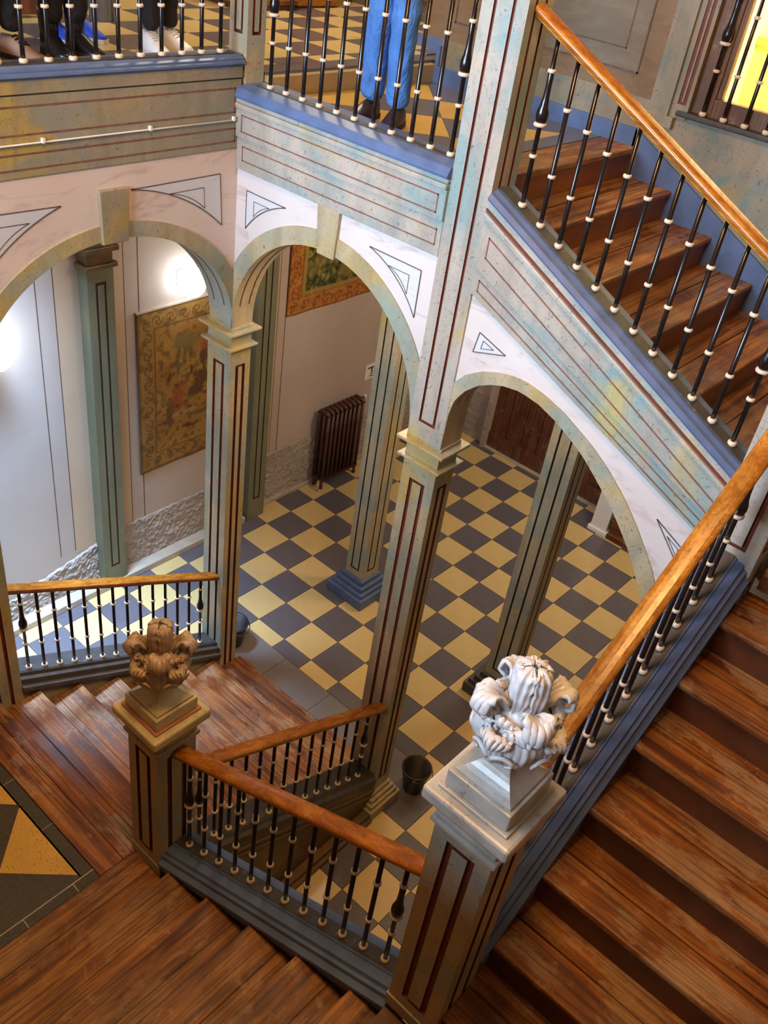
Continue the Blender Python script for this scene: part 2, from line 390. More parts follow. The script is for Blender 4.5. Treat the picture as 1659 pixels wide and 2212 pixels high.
def pilaster(y0, y1, label):
    t = thing('wall_pilaster', (-0.8, (y0 + y1) / 2, 0), label, 'pilaster', 'painted pilasters on the left wall')
    m = MB(); x = -0.45; H = 9.05
    m.groove((x, y0, 0), (0, y1 - y0, 0), (0, 0, H), (1, 0, 0), (0.30, 0.70, 0.08, 0.965), (0.075, 0.0075), 0.02)
    m.poly([(x, y0, 0), (x, y0, H), (-0.8, y0, H), (-0.8, y0, 0)]); m.poly([(x, y1, 0), (-0.8, y1, 0), (-0.8, y1, H), (x, y1, H)])
    m.build('shaft', [M_green, M_gdark], t)
    c = MB(); c.box(-0.8, -0.36, y0 - .08, y1 + .08, 9.05, 9.15); c.box(-0.8, -0.43, y0, y1, 9.15, 9.42); c.box(-0.8, -0.33, y0 - .1, y1 + .1, 9.42, 9.54)
    c.build('capital', M_sidewood, t, bevel=0.015)
    MB().box(-0.8, -0.46, y0 + .02, y1 - .02, 9.54, 12.4).build('upper_block', M_green, t)
    return t
pilaster(-7.4, -6.74, 'tall green wall pilaster left of the gold tapestry')
pilaster(-2.42, -1.76, 'green wall pilaster right behind the arch corner column')

# back wall with plank doors
wb = setting('wall_back', (0, 7.5, 0))
m = MB(); m.box(-1.2, 1.47, 7.45, 8.0, 0, 13); m.box(1.47, 19.0, 7.7, 8.2, 0, 13); m.box(1.3, 1.47, 7.2, 7.45, 0, 13); m.build('wall_plaster', M_wall, wb)
ny = MB()
for a in range(18):
    for b in range(16):
        pass
rb = MB(); idx = {}
for a in range(22):
    for b in range(20):
        x = -0.8 + 2.27 * a / 21; z = 1.95 * b / 19 + (0.06 * mnoise.noise((x * 5, 3, 1)) if b == 19 else 0)
        h = 0.03 + 0.035 * mnoise.noise((x * 5, z * 5, 21)); h = -0.01 if b == 19 else max(0, h)
        idx[a, b] = len(rb.v); rb.v.append((x, (7.2 if x > 1.28 else 7.45) - h, z))
for a in range(21):
    for b in range(19): rb.f.append((idx[a, b], idx[a + 1, b], idx[a + 1, b + 1], idx[a, b + 1])); rb.m.append(0)
rb.build('rough_dado', M_rough, wb)
dr = setting('door_1', (1.47, 7.6, 0))
px = 1.49
for k in range(8):
    MB().box(px + .012, px + .638, 7.46 + 0.012 * (k % 2), 7.66, 0.03, 6.2).build('door_plank', M_doorw, dr, bevel=0.012); px += 0.65
MB().box(1.47, 6.7, 7.40, 7.47, 0.05, 0.62).build('kick_board', M_doorw, dr, bevel=0.01)
MB().box(1.47, 6.7, 7.25, 7.6, 0.0, 0.03).build('threshold', M_stone, dr)

# pale pier and low wooden step box at the far right of the ground hall
pr = thing('white_pier', (7.0, 6.3, 0), 'whitewashed square pier standing on the checkered floor near the dark door', 'pier')
MB().box(6.72, 7.3, 6.12, 6.6, 0.18, 12.5).build('pier_shaft', M_white, pr, bevel=0.02)
MB().box(6.66, 7.36, 6.05, 6.66, 0, 0.18).build('pier_base', M_white, pr, bevel=0.03)
bx = thing('wooden_box_bench', (8.6, 6.4, 0), 'low brown wooden box against the white pier', 'bench')
MB().box(7.38, 10.6, 6.12, 7.0, 0.0, 0.95).build('box_body', M_tread1, bx, bevel=0.02)
MB().box(7.37, 10.65, 6.06, 7.05, 0.95, 1.05).build('box_lid', M_tread1, bx, bevel=0.02)
MB().box(7.38, 10.6, 6.08, 6.13, 0.0, 0.2).build('plinth_board', M_tread1, bx, bevel=0.01)

# ================================================================ columns
def shaft(t, x0, x1, y0, y1, z0, z1, mats, ru=0.26, gw=0.105, pb=0.25, pt=0.25, d=0.035, name='shaft'):
    m = MB(); H = z1 - z0
    for o, u, n in (((x0, y0, z0), (x1 - x0, 0, 0), (0, -1, 0)), ((x1, y0, z0), (0, y1 - y0, 0), (1, 0, 0)),
                    ((x1, y1, z0), (x0 - x1, 0, 0), (0, 1, 0)), ((x0, y1, z0), (0, y0 - y1, 0), (-1, 0, 0))):
        gl = gw * (x1 - x0) / Vector(u).length
        m.groove(o, u, (0, 0, H), n, (ru, 1 - ru, pb / H, 1 - pt / H), (gl, 0.05 / H), d)
    m.poly([(x0, y0, z1), (x1, y0, z1), (x1, y1, z1), (x0, y1, z1)]); m.poly([(x0, y1, z0), (x1, y1, z0), (x1, y0, z0), (x0, y0, z0)])
    return m.build(name, mats, t)
def ring(m, x0, x1, y0, y1, e, z0, z1, mi=0): m.box(x0 - e, x1 + e, y0 - e, y1 + e, z0, z1, mi)
def capital(t, x0, x1, y0, y1):
    a = MB(); ring(a, x0, x1, y0, y1, 0.03, 9.0, 9.05); ring(a, x0, x1, y0, y1, 0.10, 9.05, 9.095); a.build('necking', M_marb, t, bevel=0.012)
    b = MB(); ring(b, x0, x1, y0, y1, 0.0, 8.98, 9.36); b.build('capital_block', M_marb, t)
    c = MB(); ring(c, x0, x1, y0, y1, 0.04, 9.34, 9.38); ring(c, x0, x1, y0, y1, 0.14, 9.38, 9.435); ring(c, x0, x1, y0, y1, 0.02, 9.435, 9.50); c.build('abacus', M_marb, t, bevel=0.012)
def base(t, x0, x1, y0, y1, z0, mat, h=0.62, e=0.24):
    m = MB(); ring(m, x0, x1, y0, y1, e, z0, z0 + h * .45); ring(m, x0, x1, y0, y1, e * .75, z0 + h * .45, z0 + h * .62)
    ring(m, x0, x1, y0, y1, e * .5, z0 + h * .62, z0 + h * .8); ring(m, x0, x1, y0, y1, e * .22, z0 + h * .8, z0 + h)
    m.build('base', mat, t, bevel=0.02)
A = (3.30, 3.98, -7.20, -6.70); B = (8.39, 9.08, -7.20, -6.70); C = (13.45, 14.10, -7.20, -6.70); Lc = (3.30, 3.98, -12.82, -12.14)
def column(nm, r, label, z0, lower=True, bs=True):
    t = thing(nm, ((r[0] + r[1]) / 2, (r[2] + r[3]) / 2, z0), label, 'column', 'square marbled columns of the stairwell')
    if bs: base(t, *r, z0, M_marb)
    shaft(t, *r, z0 + (0.6 if bs else 0), 8.98, [M_marb, M_groove], pb=0.35, pt=0.3)
    capital(t, *r)
    return t
tA = column('stair_column', A, 'square marbled column at the inner corner between the two round arches', 0, bs=False)
tB = column('stair_column', B, 'tall central square marbled pillar carrying two arches and the upper flight', 0)
tL = column('stair_column', Lc, 'square marbled column cut by the left edge of the picture', 0, bs=False)
# pillar B goes on up past the upper floor; upper posts on A and L
shaft(tB, 8.39, 9.08, -7.235, -6.70, 9.50, 19.5, [M_marb2, M_groove], pb=0.3, pt=0.3, gw=0.07, name='upper_shaft')
shaft(tA, 3.60, 4.02, -7.14, -6.76, 13.76, 19.5, [M_marb, M_groove], pb=0.7, name='upper_post')
shaft(tL, 3.35, 3.98, -12.82, -12.2, 13.92, 19.5, [M_marb, M_groove], pb=0.7, name='upper_post')
tC = thing('stair_column', (13.78, -6.95, 0), 'marbled square pillar at the right edge where the upper flight turns', 'column', 'square marbled columns of the stairwell')
base(tC, *C, 0, M_bluegrey); shaft(tC, *C, 0.6, 10.2, [M_marb2, M_groove], name='shaft'); shaft(tC, *C, 10.2, 19.5, [M_marb2, M_groove], pb=0.28, name='upper_shaft')
def gcol(r, label, bm):
    t = thing('hall_column', ((r[0] + r[1]) / 2, (r[2] + r[3]) / 2, 0), label, 'column', 'square columns of the ground hall')
    base(t, *r, 0, bm, 0.72, 0.34)
    shaft(t, *r, 0.7, 8.98, [M_marb, M_gdark], gw=0.07, pb=0.25, pt=0.3)
    capital(t, *r); MB().box(r[0], r[1], r[2], r[3], 9.5, 12.6).build('upper_shaft', M_marb, t)
    return t
gcol((3.60, 4.23, -2.36, -1.72), 'free standing square hall column on a base coloured as if blue lit, behind the pillar', M_blue)  # blue base colour stands for the cool light falling on it
gcol((8.60, 9.28, -2.45, -1.80), 'free standing square hall column seen through the right arch, on a worn stone base', M_bluegrey)

# ================================================================ arcade walls
def arch_wall(name, mp, h0, h1, d0, d1, inner, outer, top, mats, thing_parts=True):
    """mp(h, d, z) -> xyz.  front plane d0, back plane d1; inner/outer: intrados and extrados z as functions of h; top(h)"""
    t = setting(name, mp((h0 + h1) / 2, d0, 9.5))
    n = 48; hs = [h0 + (h1 - h0) * (0.5 - 0.5 * math.cos(math.pi * i / n)) for i in range(n + 1)]
    body = MB(); sof = MB(); band = MB()
    pd = -0.028 if d1 > d0 else 0.028
    for a, b in zip(hs[:-1], hs[1:]):
        ia, ib, ta, tb = inner(a), inner(b), top(a), top(b); oa, ob = min(outer(a), ta), min(outer(b), tb)
        body.poly([mp(a, d0, ia), mp(b, d0, ib), mp(b, d0, tb), mp(a, d0, ta)])
        body.poly([mp(a, d1, ia), mp(a, d1, ta), mp(b, d1, tb), mp(b, d1, ib)])
        sof.poly([mp(a, d0 + pd, ia), mp(a, d1, ia), mp(b, d1, ib), mp(b, d0 + pd, ib)])
        band.poly([mp(a, d0 + pd, ia), mp(b, d0 + pd, ib), mp(b, d0 + pd, ob), mp(a, d0 + pd, oa)])
        band.poly([mp(a, d0 + pd, oa), mp(b, d0 + pd, ob), mp(b, d0, ob), mp(a, d0, oa)])
    body.build('spandrel', mats, t); sof.build('soffit', M_marb, t, merge=True, smooth=True); band.build('arch_band', M_marb, t)
    w_ = d1 - d0
    for f0, f1 in ((0.25, 0.31), (0.69, 0.75)):
        ln = MB()
        for a, b in zip(hs[3:-4], hs[4:-3]):
            e = 0.006
            ln.poly([mp(a, d0 + w_ * f0, inner(a) - e), mp(a, d0 + w_ * f1, inner(a) - e), mp(b, d0 + w_ * f1, inner(b) - e), mp(b, d0 + w_ * f0, inner(b) - e)])
        ln.build('soffit_line', M_groove, t)
    return t
def ell(c, a, b, z):
    return lambda h: z + b * math.sqrt(max(0.0, 1 - ((h - c) / a) ** 2))
mpX = lambda h, d, z: (h, d, z)
mpY = lambda h, d, z: (d, h, z)
ZS = 9.50
inAB = ell(6.185, 2.205, 2.26, ZS); outAB = ell(6.185, 2.52, 2.56, ZS)
wAB = arch_wall('wall_arch_middle', mpX, 3.98, 8.39, -7.20, -6.70, inAB, outAB, lambda h: 12.46, M_span2)
inLA = ell(-9.67, 2.47, 2.17, ZS); outLA = ell(-9.67, 2.76, 2.42, ZS)
wLA = arch_wall('wall_arch_left', mpY, -12.14, -7.20, 3.98, 3.34, inLA, outLA, lambda h: 12.78, M_span)
# piers above the capitals
MB().box(3.34, 3.98, -7.20, -6.70, ZS, 13.7).build('corner_pier', M_span, wLA)
MB().box(3.34, 3.98, -12.8, -12.14, ZS, 13.7).build('corner_pier', M_span, wLA)
MB().box(3.34, 3.98, -17.8, -12.83, 0.0, 12.78).build('wall_run', M_span, wLA)  # lower part added out of view to keep corridor light off the landing
# rampant arch under the upper flight (pillar B to pillar C)
RI = [(9.08, 9.5), (9.10, 10.2), (9.16, 10.45), (9.29, 10.66), (9.5, 10.86), (9.7, 10.97), (9.9, 11.05), (10.22, 11.1), (10.56, 11.05), (10.87, 10.94), (11.17, 10.79), (11.42, 10.64), (11.63, 10.48), (11.87, 10.28), (12.1, 10.07), (12.31, 9.85), (12.52, 9.6), (12.71, 9.33), (12.95, 8.93), (13.2, 8.35), (13.45, 7.6)]
RO = [(9.08, 10.72), (9.25, 10.93), (9.51, 11.1), (9.78, 11.21), (10.07, 11.27), (10.28, 11.28), (10.62, 11.22), (10.97, 11.11), (11.2, 11.0), (11.51, 10.85), (11.82, 10.65), (12.15, 10.39), (12.45, 10.09), (12.68, 9.82), (12.92, 9.52), (13.2, 9.05), (13.45, 8.6)]
def interp(tab):
    def f(h):
        for (a, za), (b, zb) in zip(tab[:-1], tab[1:]):
            if h <= b: return za + (zb - za) * max(0, (h - a)) / (b - a)
        return tab[-1][1]
    return f
lowBC = lambda h: 12.17 - 0.4155 * (h - 9.08)
topBC = lambda h: 13.46 - 0.487 * (h - 9.12)
wBC = arch_wall('wall_arch_right', mpX, 9.08, 13.45, -7.20, -6.70, interp(RI), interp(RO), lowBC, M_span2)

# keystones
k = MB(); k.prism([(5.95, -7.27, 12.47), (6.43, -7.27, 12.47), (6.40, -7.27, 11.70), (6.02, -7.27, 11.70)], (0, 0.24, 0)); k.build('keystone', M_marb, wAB, bevel=0.015)
k = MB(); k.prism([(4.06, -9.93, 12.45), (4.06, -9.41, 12.45), (4.06, -9.44, 11.62), (4.06, -9.90, 11.62)], (-0.3, 0, 0)); k.build('keystone', M_olive, wLA, bevel=0.015)

# painted spandrel triangles
def tri_panel(t, mp, d, P0, P1, P2, sag, out, nm='painted_panel'):
    """triangle P0 P1 P2 in (h,z); the side P1->P2 is bowed by sag; dark outline, pale fill and an inner triangle line"""
    def curve(P0, P1, P2, sg, n=14):
        e = [P0]
        for i in range(n + 1):
            f = i / n; x = P1[0] + (P2[0] - P1[0]) * f; z = P1[1] + (P2[1] - P1[1]) * f
            dx, dz = P2[0] - P1[0], P2[1] - P1[1]; L_ = math.hypot(dx, dz); b = sg * 4 * f * (1 - f)
            e.append((x - dz / L_ * b, z + dx / L_ * b))
        return e
    pts = curve(P0, P1, P2, sag)
    f = MB(); f.poly([mp(h, d + out * 0.5, z) for h, z in pts]); f.build(nm, M_pane, t)
    cx = sum(p[0] for p in (P0, P1, P2)) / 3; cz = sum(p[1] for p in (P0, P1, P2)) / 3
    for sc, ww in ((1.0, 0.016), (0.40, 0.011)):
        q = [(cx + (h - cx) * sc, cz + (z - cz) * sc) for h, z in pts]; ln = MB()
        for a, b in zip(q, q[1:] + q[:1]):
            dx, dz = b[0] - a[0], b[1] - a[1]; L_ = math.hypot(dx, dz) or 1; nx, nz = -dz / L_ * ww / 2, dx / L_ * ww / 2
            ln.poly([mp(a[0] - nx, d + out, a[1] - nz), mp(b[0] - nx, d + out, b[1] - nz), mp(b[0] + nx, d + out, b[1] + nz), mp(a[0] + nx, d + out, a[1] + nz)])
        ln.build('panel_outline', M_blackline, t)
tri_panel(wAB, mpX, -7.20, (4.24, 12.15), (5.19, 12.15), (4.24, 11.50), -0.10, -0.012)
tri_panel(wAB, mpX, -7.20, (8.12, 12.15), (8.12, 11.40), (7.07, 12.16), -0.12, -0.012)
tri_panel(wLA, mpY, 3.98, (-7.58, 12.40), (-7.52, 11.53), (-9.33, 12.38), -0.16, 0.012)
tri_panel(wLA, mpY, 3.98, (-11.8, 12.34), (-10.54, 12.31), (-11.85, 11.45), -0.10, 0.012)
tri_panel(wBC, mpX, -7.20, (13.28, 9.72), (13.22, 10.05), (12.72, 10.30), 0.0, -0.012)
tri_panel(wBC, mpX, -7.20, (9.29, 11.33), (9.84, 11.50), (9.34, 11.66), 0.0, -0.012)

# ================================================================ entablatures
def outline(t, mp, d, quad, w_=0.03, out=0.006, mat=None):
    """thin painted rectangle line: quad of (h,z)"""
    ln = MB()
    for i in range(4):
        a, b = quad[i], quad[(i + 1) % 4]; dx, dz = b[0] - a[0], b[1] - a[1]; L_ = math.hypot(dx, dz); nx, nz = -dz / L_ * w_ / 2, dx / L_ * w_ / 2
        ux, uz = dx / L_ * w_ / 2, dz / L_ * w_ / 2
        ln.poly([mp(a[0] - nx - ux, d + out, a[1] - nz - uz), mp(b[0] - nx + ux, d + out, b[1] - nz + uz), mp(b[0] + nx + ux, d + out, b[1] + nz + uz), mp(a[0] + nx - ux, d + out, a[1] + nz - uz)])
    ln.build('painted_outline', mat or M_redline, t)
# A - B (daylit front)
eAB = setting('trim_1', (6.2, -7.2, 12.46))
MB().box(3.985, 8.39, -7.25, -6.72, 12.46, 12.98).build('lower_fascia', M_marb2, eAB, bevel=0.01)
MB().box(3.985, 8.39, -7.29, -6.72, 12.98, 13.42).build('upper_fascia', M_marb2, eAB, bevel=0.01)
mo = MB(); mo.box(3.985, 8.39, -7.33, -6.72, 13.42, 13.50); mo.box(3.985, 8.39, -7.30, -6.72, 13.50, 13.57); mo.build('moulding', M_marb2, eAB, bevel=0.02)
si = MB(); si.sweep([(0, -7.33, 13.57), (0, -7.34, 13.62), (0, -7.28, 13.72), (0, -7.18, 13.75), (0, -7.10, 13.77), (0, -6.62, 13.77), (0, -6.62, 13.57)], (3.985, 0, 0), (8.39, 0, 0)); si.build('blue_sill', M_blue, eAB, bevel=0.01)
MB().box(4.2, 8.39, -7.06, -6.93, 13.77, 13.785).build('iron_strip', M_strip, eAB)
outline(eAB, mpX, -7.29, [(4.14, 13.08), (8.26, 13.08), (8.26, 13.33), (4.14, 13.33)], 0.02, -0.006)
outline(eAB, mpX, -7.25, [(4.14, 12.62), (8.30, 12.62), (8.30, 12.84), (4.14, 12.84)], 0.018, -0.006)
# L - A (side in warm light)
eLA = setting('trim_2', (3.98, -9.6, 12.78))
MB().box(3.34, 4.0, -17.5, -7.2, 12.78, 13.84).build('fascia', M_olive, eLA, bevel=0.01)
mo = MB(); mo.box(3.34, 4.02, -17.5, -7.2, 13.86, 14.04); mo.build('band', M_olive, eLA, bevel=0.01)
MB().box(3.34, 3.985, -17.5, -7.2, 13.84, 13.86).build('dark_groove', M_gdark, eLA)  # dark painted groove line between fascia and band
si = MB(); si.sweep([(4.03, 0, 14.04), (4.06, 0, 14.07), (4.05, 0, 14.10), (4.02, 0, 14.115), (4.02, 0, 14.14), (3.97, 0, 14.16), (3.95, 0, 14.19), (3.62, 0, 14.19), (3.62, 0, 13.92), (3.9, 0, 13.92)], (0, -17.5, 0), (0, -7.19, 0)); si.build('blue_sill', M_blue, eLA)
MB().box(3.79, 3.92, -12.2, -7.3, 14.19, 14.205).build('iron_strip', M_strip, eLA)
outline(eLA, mpY, 4.0, [(-16.5, 13.35), (-7.33, 13.35), (-7.33, 13.71), (-16.5, 13.71)], 0.022, 0.006)
outline(eLA, mpY, 4.0, [(-16.5, 12.90), (-7.31, 12.90), (-7.31, 13.10), (-16.5, 13.10)], 0.022, 0.006)
cb = thing('wall_cable', (4.02, -9.0, 13.23), 'thin white cable clipped along the olive marbled band', 'cable')
MB().tube([(4.022, -13.0, 13.235), (4.022, -11.4, 13.232), (4.022, -9.2, 13.236), (4.022, -7.3, 13.232)], 0.014, 6).build('cable_run', M_white, cb, smooth=True)
for y in (-12.4, -10.75, -8.98, -7.36): MB().box(4.0, 4.05, y - .025, y + .025, 13.22, 13.29).build('cable_clip', M_white, cb, bevel=0.008)

# B - C sloping fascia of the upper flight
eBC = setting('trim_3', (11.2, -7.2, 12.0))
def slope_band(nm, za0, za1, zb0, zb1, y0, y1, mat, x0=9.08, x1=13.45, bev=0.01):
    m = MB(); m.prism([(x0, y0, za0), (x1, y0, zb0), (x1, y0, zb1), (x0, y0, za1)], (0, y1 - y0, 0)); return m.build(nm, mat, eBC, bevel=bev)
tb = lambda x, dz: topBC(x) + dz
x0, x1 = 9.08, 13.45
slope_band('lower_fascia', 12.17, 12.57, 10.35, 10.66, -7.25, -6.72, M_marb2)
slope_band('upper_fascia', 12.57, tb(x0, -.22), 10.66, tb(x1, -.20), -7.29, -6.72, M_marb2)
slope_band('moulding', tb(x0, -.22), tb(x0, -.12), tb(x1, -.20), tb(x1, -.12), -7.33, -6.72, M_marb2, bev=0.02)
slope_band('groove', tb(x0, -.12), tb(x0, -.085), tb(x1, -.12), tb(x1, -.085), -7.285, -6.72, M_groove, bev=0)
slope_band('pale_bead', tb(x0, -.085), tb(x0, 0.02), tb(x1, -.085), tb(x1, 0.02), -7.27, -6.72, M_marb2, bev=0.01)
m = MB(); m.sweep([(0, -7.28, 0.02), (0, -7.30, 0.06), (0, -7.24, 0.11), (0, -7.18, 0.12), (0, -7.12, 0.15), (0, -6.72, 0.15), (0, -6.72, 0.0)], (x0, 0, topBC(x0)), (x1, 0, topBC(x1)), mi=0)
m.build('blue_sloping_sill', M_blue, eBC)
m = MB(); m.sweep([(0, -7.07, .15), (0, -7.07, .165), (0, -6.86, .165), (0, -6.86, .15)], (x0, 0, topBC(x0)), (x1, 0, topBC(x1))); m.build('iron_strip', M_strip, eBC)
outline(eBC, mpX, -7.29, [(9.23, 12.75), (13.36, 10.76), (13.36, 10.97), (9.23, 13.03)], 0.02, -0.006)
outline(eBC, mpX, -7.25, [(9.18, 12.24), (13.36, 10.45), (13.36, 10.58), (9.18, 12.40)], 0.018, -0.006)
# ================================================================ stairs
def flight(name, label, ax, n0, going, z0, rise, count, w0, w1, sgn, mt, mr, back=0.12, over=0.055, th=0.10, last_deep=None):
    """ax 'X' or 'Y': direction of climb; n0 first nose coordinate; sgn climb sign; w0..w1 across"""
    first = n0
    t = thing(name, ((w0 + w1) / 2, n0, z0) if ax == 'Y' else (n0, (w0 + w1) / 2, z0), label, 'staircase', 'wooden stair flights')
    def put(nm, a, b, za, zb, mat, bev):
        a, b = min(a, b), max(a, b); m = MB()
        if ax == 'Y': m.box(w0, w1, a, b, za, zb)
        else: m.box(a, b, w0, w1, za, zb)
        return m.build(nm, mat, t, bevel=bev)
    for k in range(count):
        n = n0 + sgn * going * k; z = z0 + rise * (k + 1)
        put('riser', n + sgn * over, n + sgn * (over + 0.08), z - rise, z - th, mr, 0)
        d = going + over + 0.06
        mid = n + sgn * d * 0.56
        put('tread', n, mid - sgn * 0.002, z - th, z, mt, 0.028)
        put('tread_board', mid + sgn * 0.002, n + sgn * d, z - th, z - 0.001, mt, 0)
    return t
R1, G1_ = 0.425, 0.875
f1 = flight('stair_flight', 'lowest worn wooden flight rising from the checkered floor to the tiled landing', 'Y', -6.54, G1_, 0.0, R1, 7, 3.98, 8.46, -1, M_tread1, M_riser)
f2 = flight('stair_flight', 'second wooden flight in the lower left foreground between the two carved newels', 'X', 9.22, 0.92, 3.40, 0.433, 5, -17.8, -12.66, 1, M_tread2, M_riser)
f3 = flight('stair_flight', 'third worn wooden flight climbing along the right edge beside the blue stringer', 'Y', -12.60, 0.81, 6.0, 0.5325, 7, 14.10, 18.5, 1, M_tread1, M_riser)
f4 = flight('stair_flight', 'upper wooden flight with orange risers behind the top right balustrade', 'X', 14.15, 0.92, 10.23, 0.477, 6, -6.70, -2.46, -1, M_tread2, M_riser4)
# landings
ld = setting('floor_landing_1', (6.0, -14.5, 3.4)); ZL = 3.40
MB().box(3.98, 9.26, -17.8, -12.70, 3.0, 3.30).build('landing_bed', M_tileD2, ld)
yb = -12.665
for i, wd in enumerate((0.26, 0.44)):
    MB().box(3.4, 8.33, yb - wd + .006, yb, 3.2, ZL - 0.002 * i).build('edge_board', M_tread1, ld, bevel=0.012); yb -= wd
MB().box(3.98, 8.46, -12.74, -12.70, 2.97, 3.3).build('riser', M_riser, ld)
xb = 8.34
for wd in (0.42, 0.50): MB().box(xb, xb + wd - .006, -17.8, -12.70, 3.2, ZL - 0.002).build('edge_board', M_tread2, ld, bevel=0.01); xb += wd
MB().box(3.4, 8.155, -13.60, -13.375, 3.2, ZL - .004).build('border_slab', M_tileD2, ld)
MB().box(8.165, 8.335, -17.8, -13.37, 3.2, ZL - .004).build('border_slab', M_tileD2, ld)
MB().box(8.152, 8.168, -17.8, -13.37, 3.2, ZL - .001).build('grout_line', M_whitejoint, ld)
for x in (4.62, 5.81, 7.0): MB().box(x, x + .008, -13.57, -13.375, 3.2, ZL - .002).build('grout_line', M_whitejoint, ld)
for y in (-14.6, -13.75): MB().box(8.168, 8.335, y, y + .012, 3.2, ZL - .002).build('grout_line', M_whitejoint, ld)
hd = 0.89
for i in range(-5, 6):
    for j in range(-5, 6):
        if (i + j) % 2: continue
        cx, cy = 7.23 + i * hd, -13.57 + j * hd
        p = clip([(cx - hd, cy), (cx, cy - hd), (cx + hd, cy), (cx, cy + hd)], 4.0, 8.15, -17.8, -13.57)
        if len(p) < 3: continue
        yel = (j % 2 == 0)
        slab_poly(p, 3.2, ZL - 3.204, 0.004).build('landing_tile', M_tileY2 if yel else M_tileD2, ld)
l2 = setting('floor_landing_2', (16, -15, 6.0))
xb = 13.80
MB().box(13.43, 18.5, -17.0, -12.66, 5.6, 5.9).build('landing_bed', M_riser, l2)
for k in range(6): MB().box(xb, xb + .77, -17.0, -12.62, 5.88, 6.0).build('floor_board', M_tread2, l2, bevel=0.01); xb += .775
l3 = setting('floor_landing_3', (16, -4.6, 10.23))
MB().box(14.2, 18.5, -6.93, -2.46, 9.9, 10.12).build('landing_bed', M_riser, l3)
xb = 14.2
for k in range(5): MB().box(xb, xb + .85, -6.93, -2.46, 10.12, 10.24).build('floor_board', M_tread2, l3, bevel=0.01); xb += .86

# curbs (closed stringers) ---------------------------------------------------
def curb(name, label, a, b, prof, mats, mis=None, strip=None):
    t = thing(name, ((a[0] + b[0]) / 2, (a[1] + b[1]) / 2, min(a[2], b[2])), label, 'stringer', 'moulded stair stringers')
    m = MB(); m.sweep(prof, a, b, mis=mis); m.build('moulded_curb', mats, t)
    if strip: m = MB(); m.sweep(strip, a, b); m.build('iron_strip', M_strip, t)
    return t
s1 = -0.4833
zf1 = lambda y: 1.40 + s1 * (y + 7.64)
# far side of the lowest flight (between L and A)
curb('stringer_far', 'dark moulded stringer under the far railing of the lowest flight', (0, -12.14, zf1(-12.14)), (0, -7.2, zf1(-7.2)),
     [(3.32, 0, -0.5), (3.32, 0, -0.05), (3.40, 0, 0), (3.86, 0, 0), (3.88, 0, -0.08), (3.95, 0, -0.11), (3.96, 0, -0.24), (4.03, 0, -0.27), (4.03, 0, -0.36), (3.985, 0, -0.40), (3.985, 0, -0.5)],
     [M_bluegrey], strip=[(3.66, 0, 0), (3.66, 0, 0.012), (3.83, 0, 0.012), (3.83, 0, 0)])
m = MB(); m.prism([(3.34, -12.14, -0.02), (3.34, -7.2, -0.02), (3.34, -7.2, zf1(-7.2) - .5), (3.34, -12.14, zf1(-12.14) - .5)], (0.62, 0, 0)); m2 = m.build('wall_stair_far', M_marb); tag(m2, kind='structure')
# near side of the lowest flight (between N1 and B)
zf1b = lambda y: 1.40 + s1 * (y + 7.64)
curb('stringer_near', 'brown moulded stringer under the railing joining the tan newel to the central pillar', (0, -12.0, zf1b(-12.0)), (0, -7.2, zf1b(-7.2)),
     [(8.46, 0, -0.30), (8.46, 0, -0.05), (8.52, 0, 0), (9.02, 0, 0), (9.06, 0, -0.06), (9.13, 0, -0.10), (9.13, 0, -0.20), (9.11, 0, -0.22), (9.11, 0, -0.30)],
     [M_bluegrey], strip=[(8.84, 0, 0), (8.84, 0, 0.012), (9.0, 0, 0.012), (9.0, 0, 0)])
sw = setting('wall_stair_near', (9.1, -9.6, 0))
m = MB(); m.prism([(8.5, -12.0, 0), (8.5, -7.2, 0), (8.5, -7.2, zf1b(-7.2) - .3), (8.5, -12.0, zf1b(-12.0) - .3)], (0.60, 0, 0)); m.build('side_panel', M_sidewood, sw)
m = MB(); m.prism([(9.1, -12.68, 0), (9.1, -7.4, 0), (9.1, -7.4, 0.12), (9.1, -12.68, 0.12)], (0.26, 0, 0)); m.prism([(9.1, -12.68, 0.12), (9.1, -7.4, 0.12), (9.1, -7.4, 0.24), (9.1, -12.68, 0.24)], (0.18, 0, 0)); m.build('base_moulding', M_sidewood, sw, bevel=0.02)
for f0 in (0.48, 0.66):
    m = MB(); m.sweep([(9.10, 0, -0.03), (9.125, 0, -0.02), (9.125, 0, 0.02), (9.10, 0, 0.03)], (0, -12.0, zf1b(-12.0) - f0), (0, -7.2, zf1b(-7.2) - f0)); m.build('bead_moulding', M_sidewood, sw)
# second flight (N1 - N2)
zf2 = lambda x: 4.14 + 0.4752 * (x - 9.23)
curb('stringer_second', 'blue moulded stringer between the tan newel and the silver newel', (8.96, 0, zf2(8.96)), (13.43, 0, zf2(13.43)),
     [(0, -12.06, -0.5), (0, -12.06, -0.03), (0, -12.14, 0.0), (0, -12.42, 0.0), (0, -12.44, -0.03), (0, -12.56, -0.06), (0, -12.58, -0.12), (0, -12.63, -0.13), (0, -12.64, -0.20), (0, -12.72, -0.24), (0, -12.72, -0.30), (0, -12.665, -0.33), (0, -12.665, -0.5)],
     [M_blue], strip=[(0, -12.20, 0), (0, -12.20, 0.012), (0, -12.40, 0.012), (0, -12.40, 0)])
sw2 = setting('wall_stair_second', (11, -12.3, 0))
m = MB(); m.prism([(8.96, -12.62, 0), (13.43, -12.62, 0), (13.43, -12.62, zf2(13.43) - .5), (8.96, -12.62, zf2(8.96) - .5)], (0, 0.56, 0)); m.build('side_panel', M_sidewood, sw2)
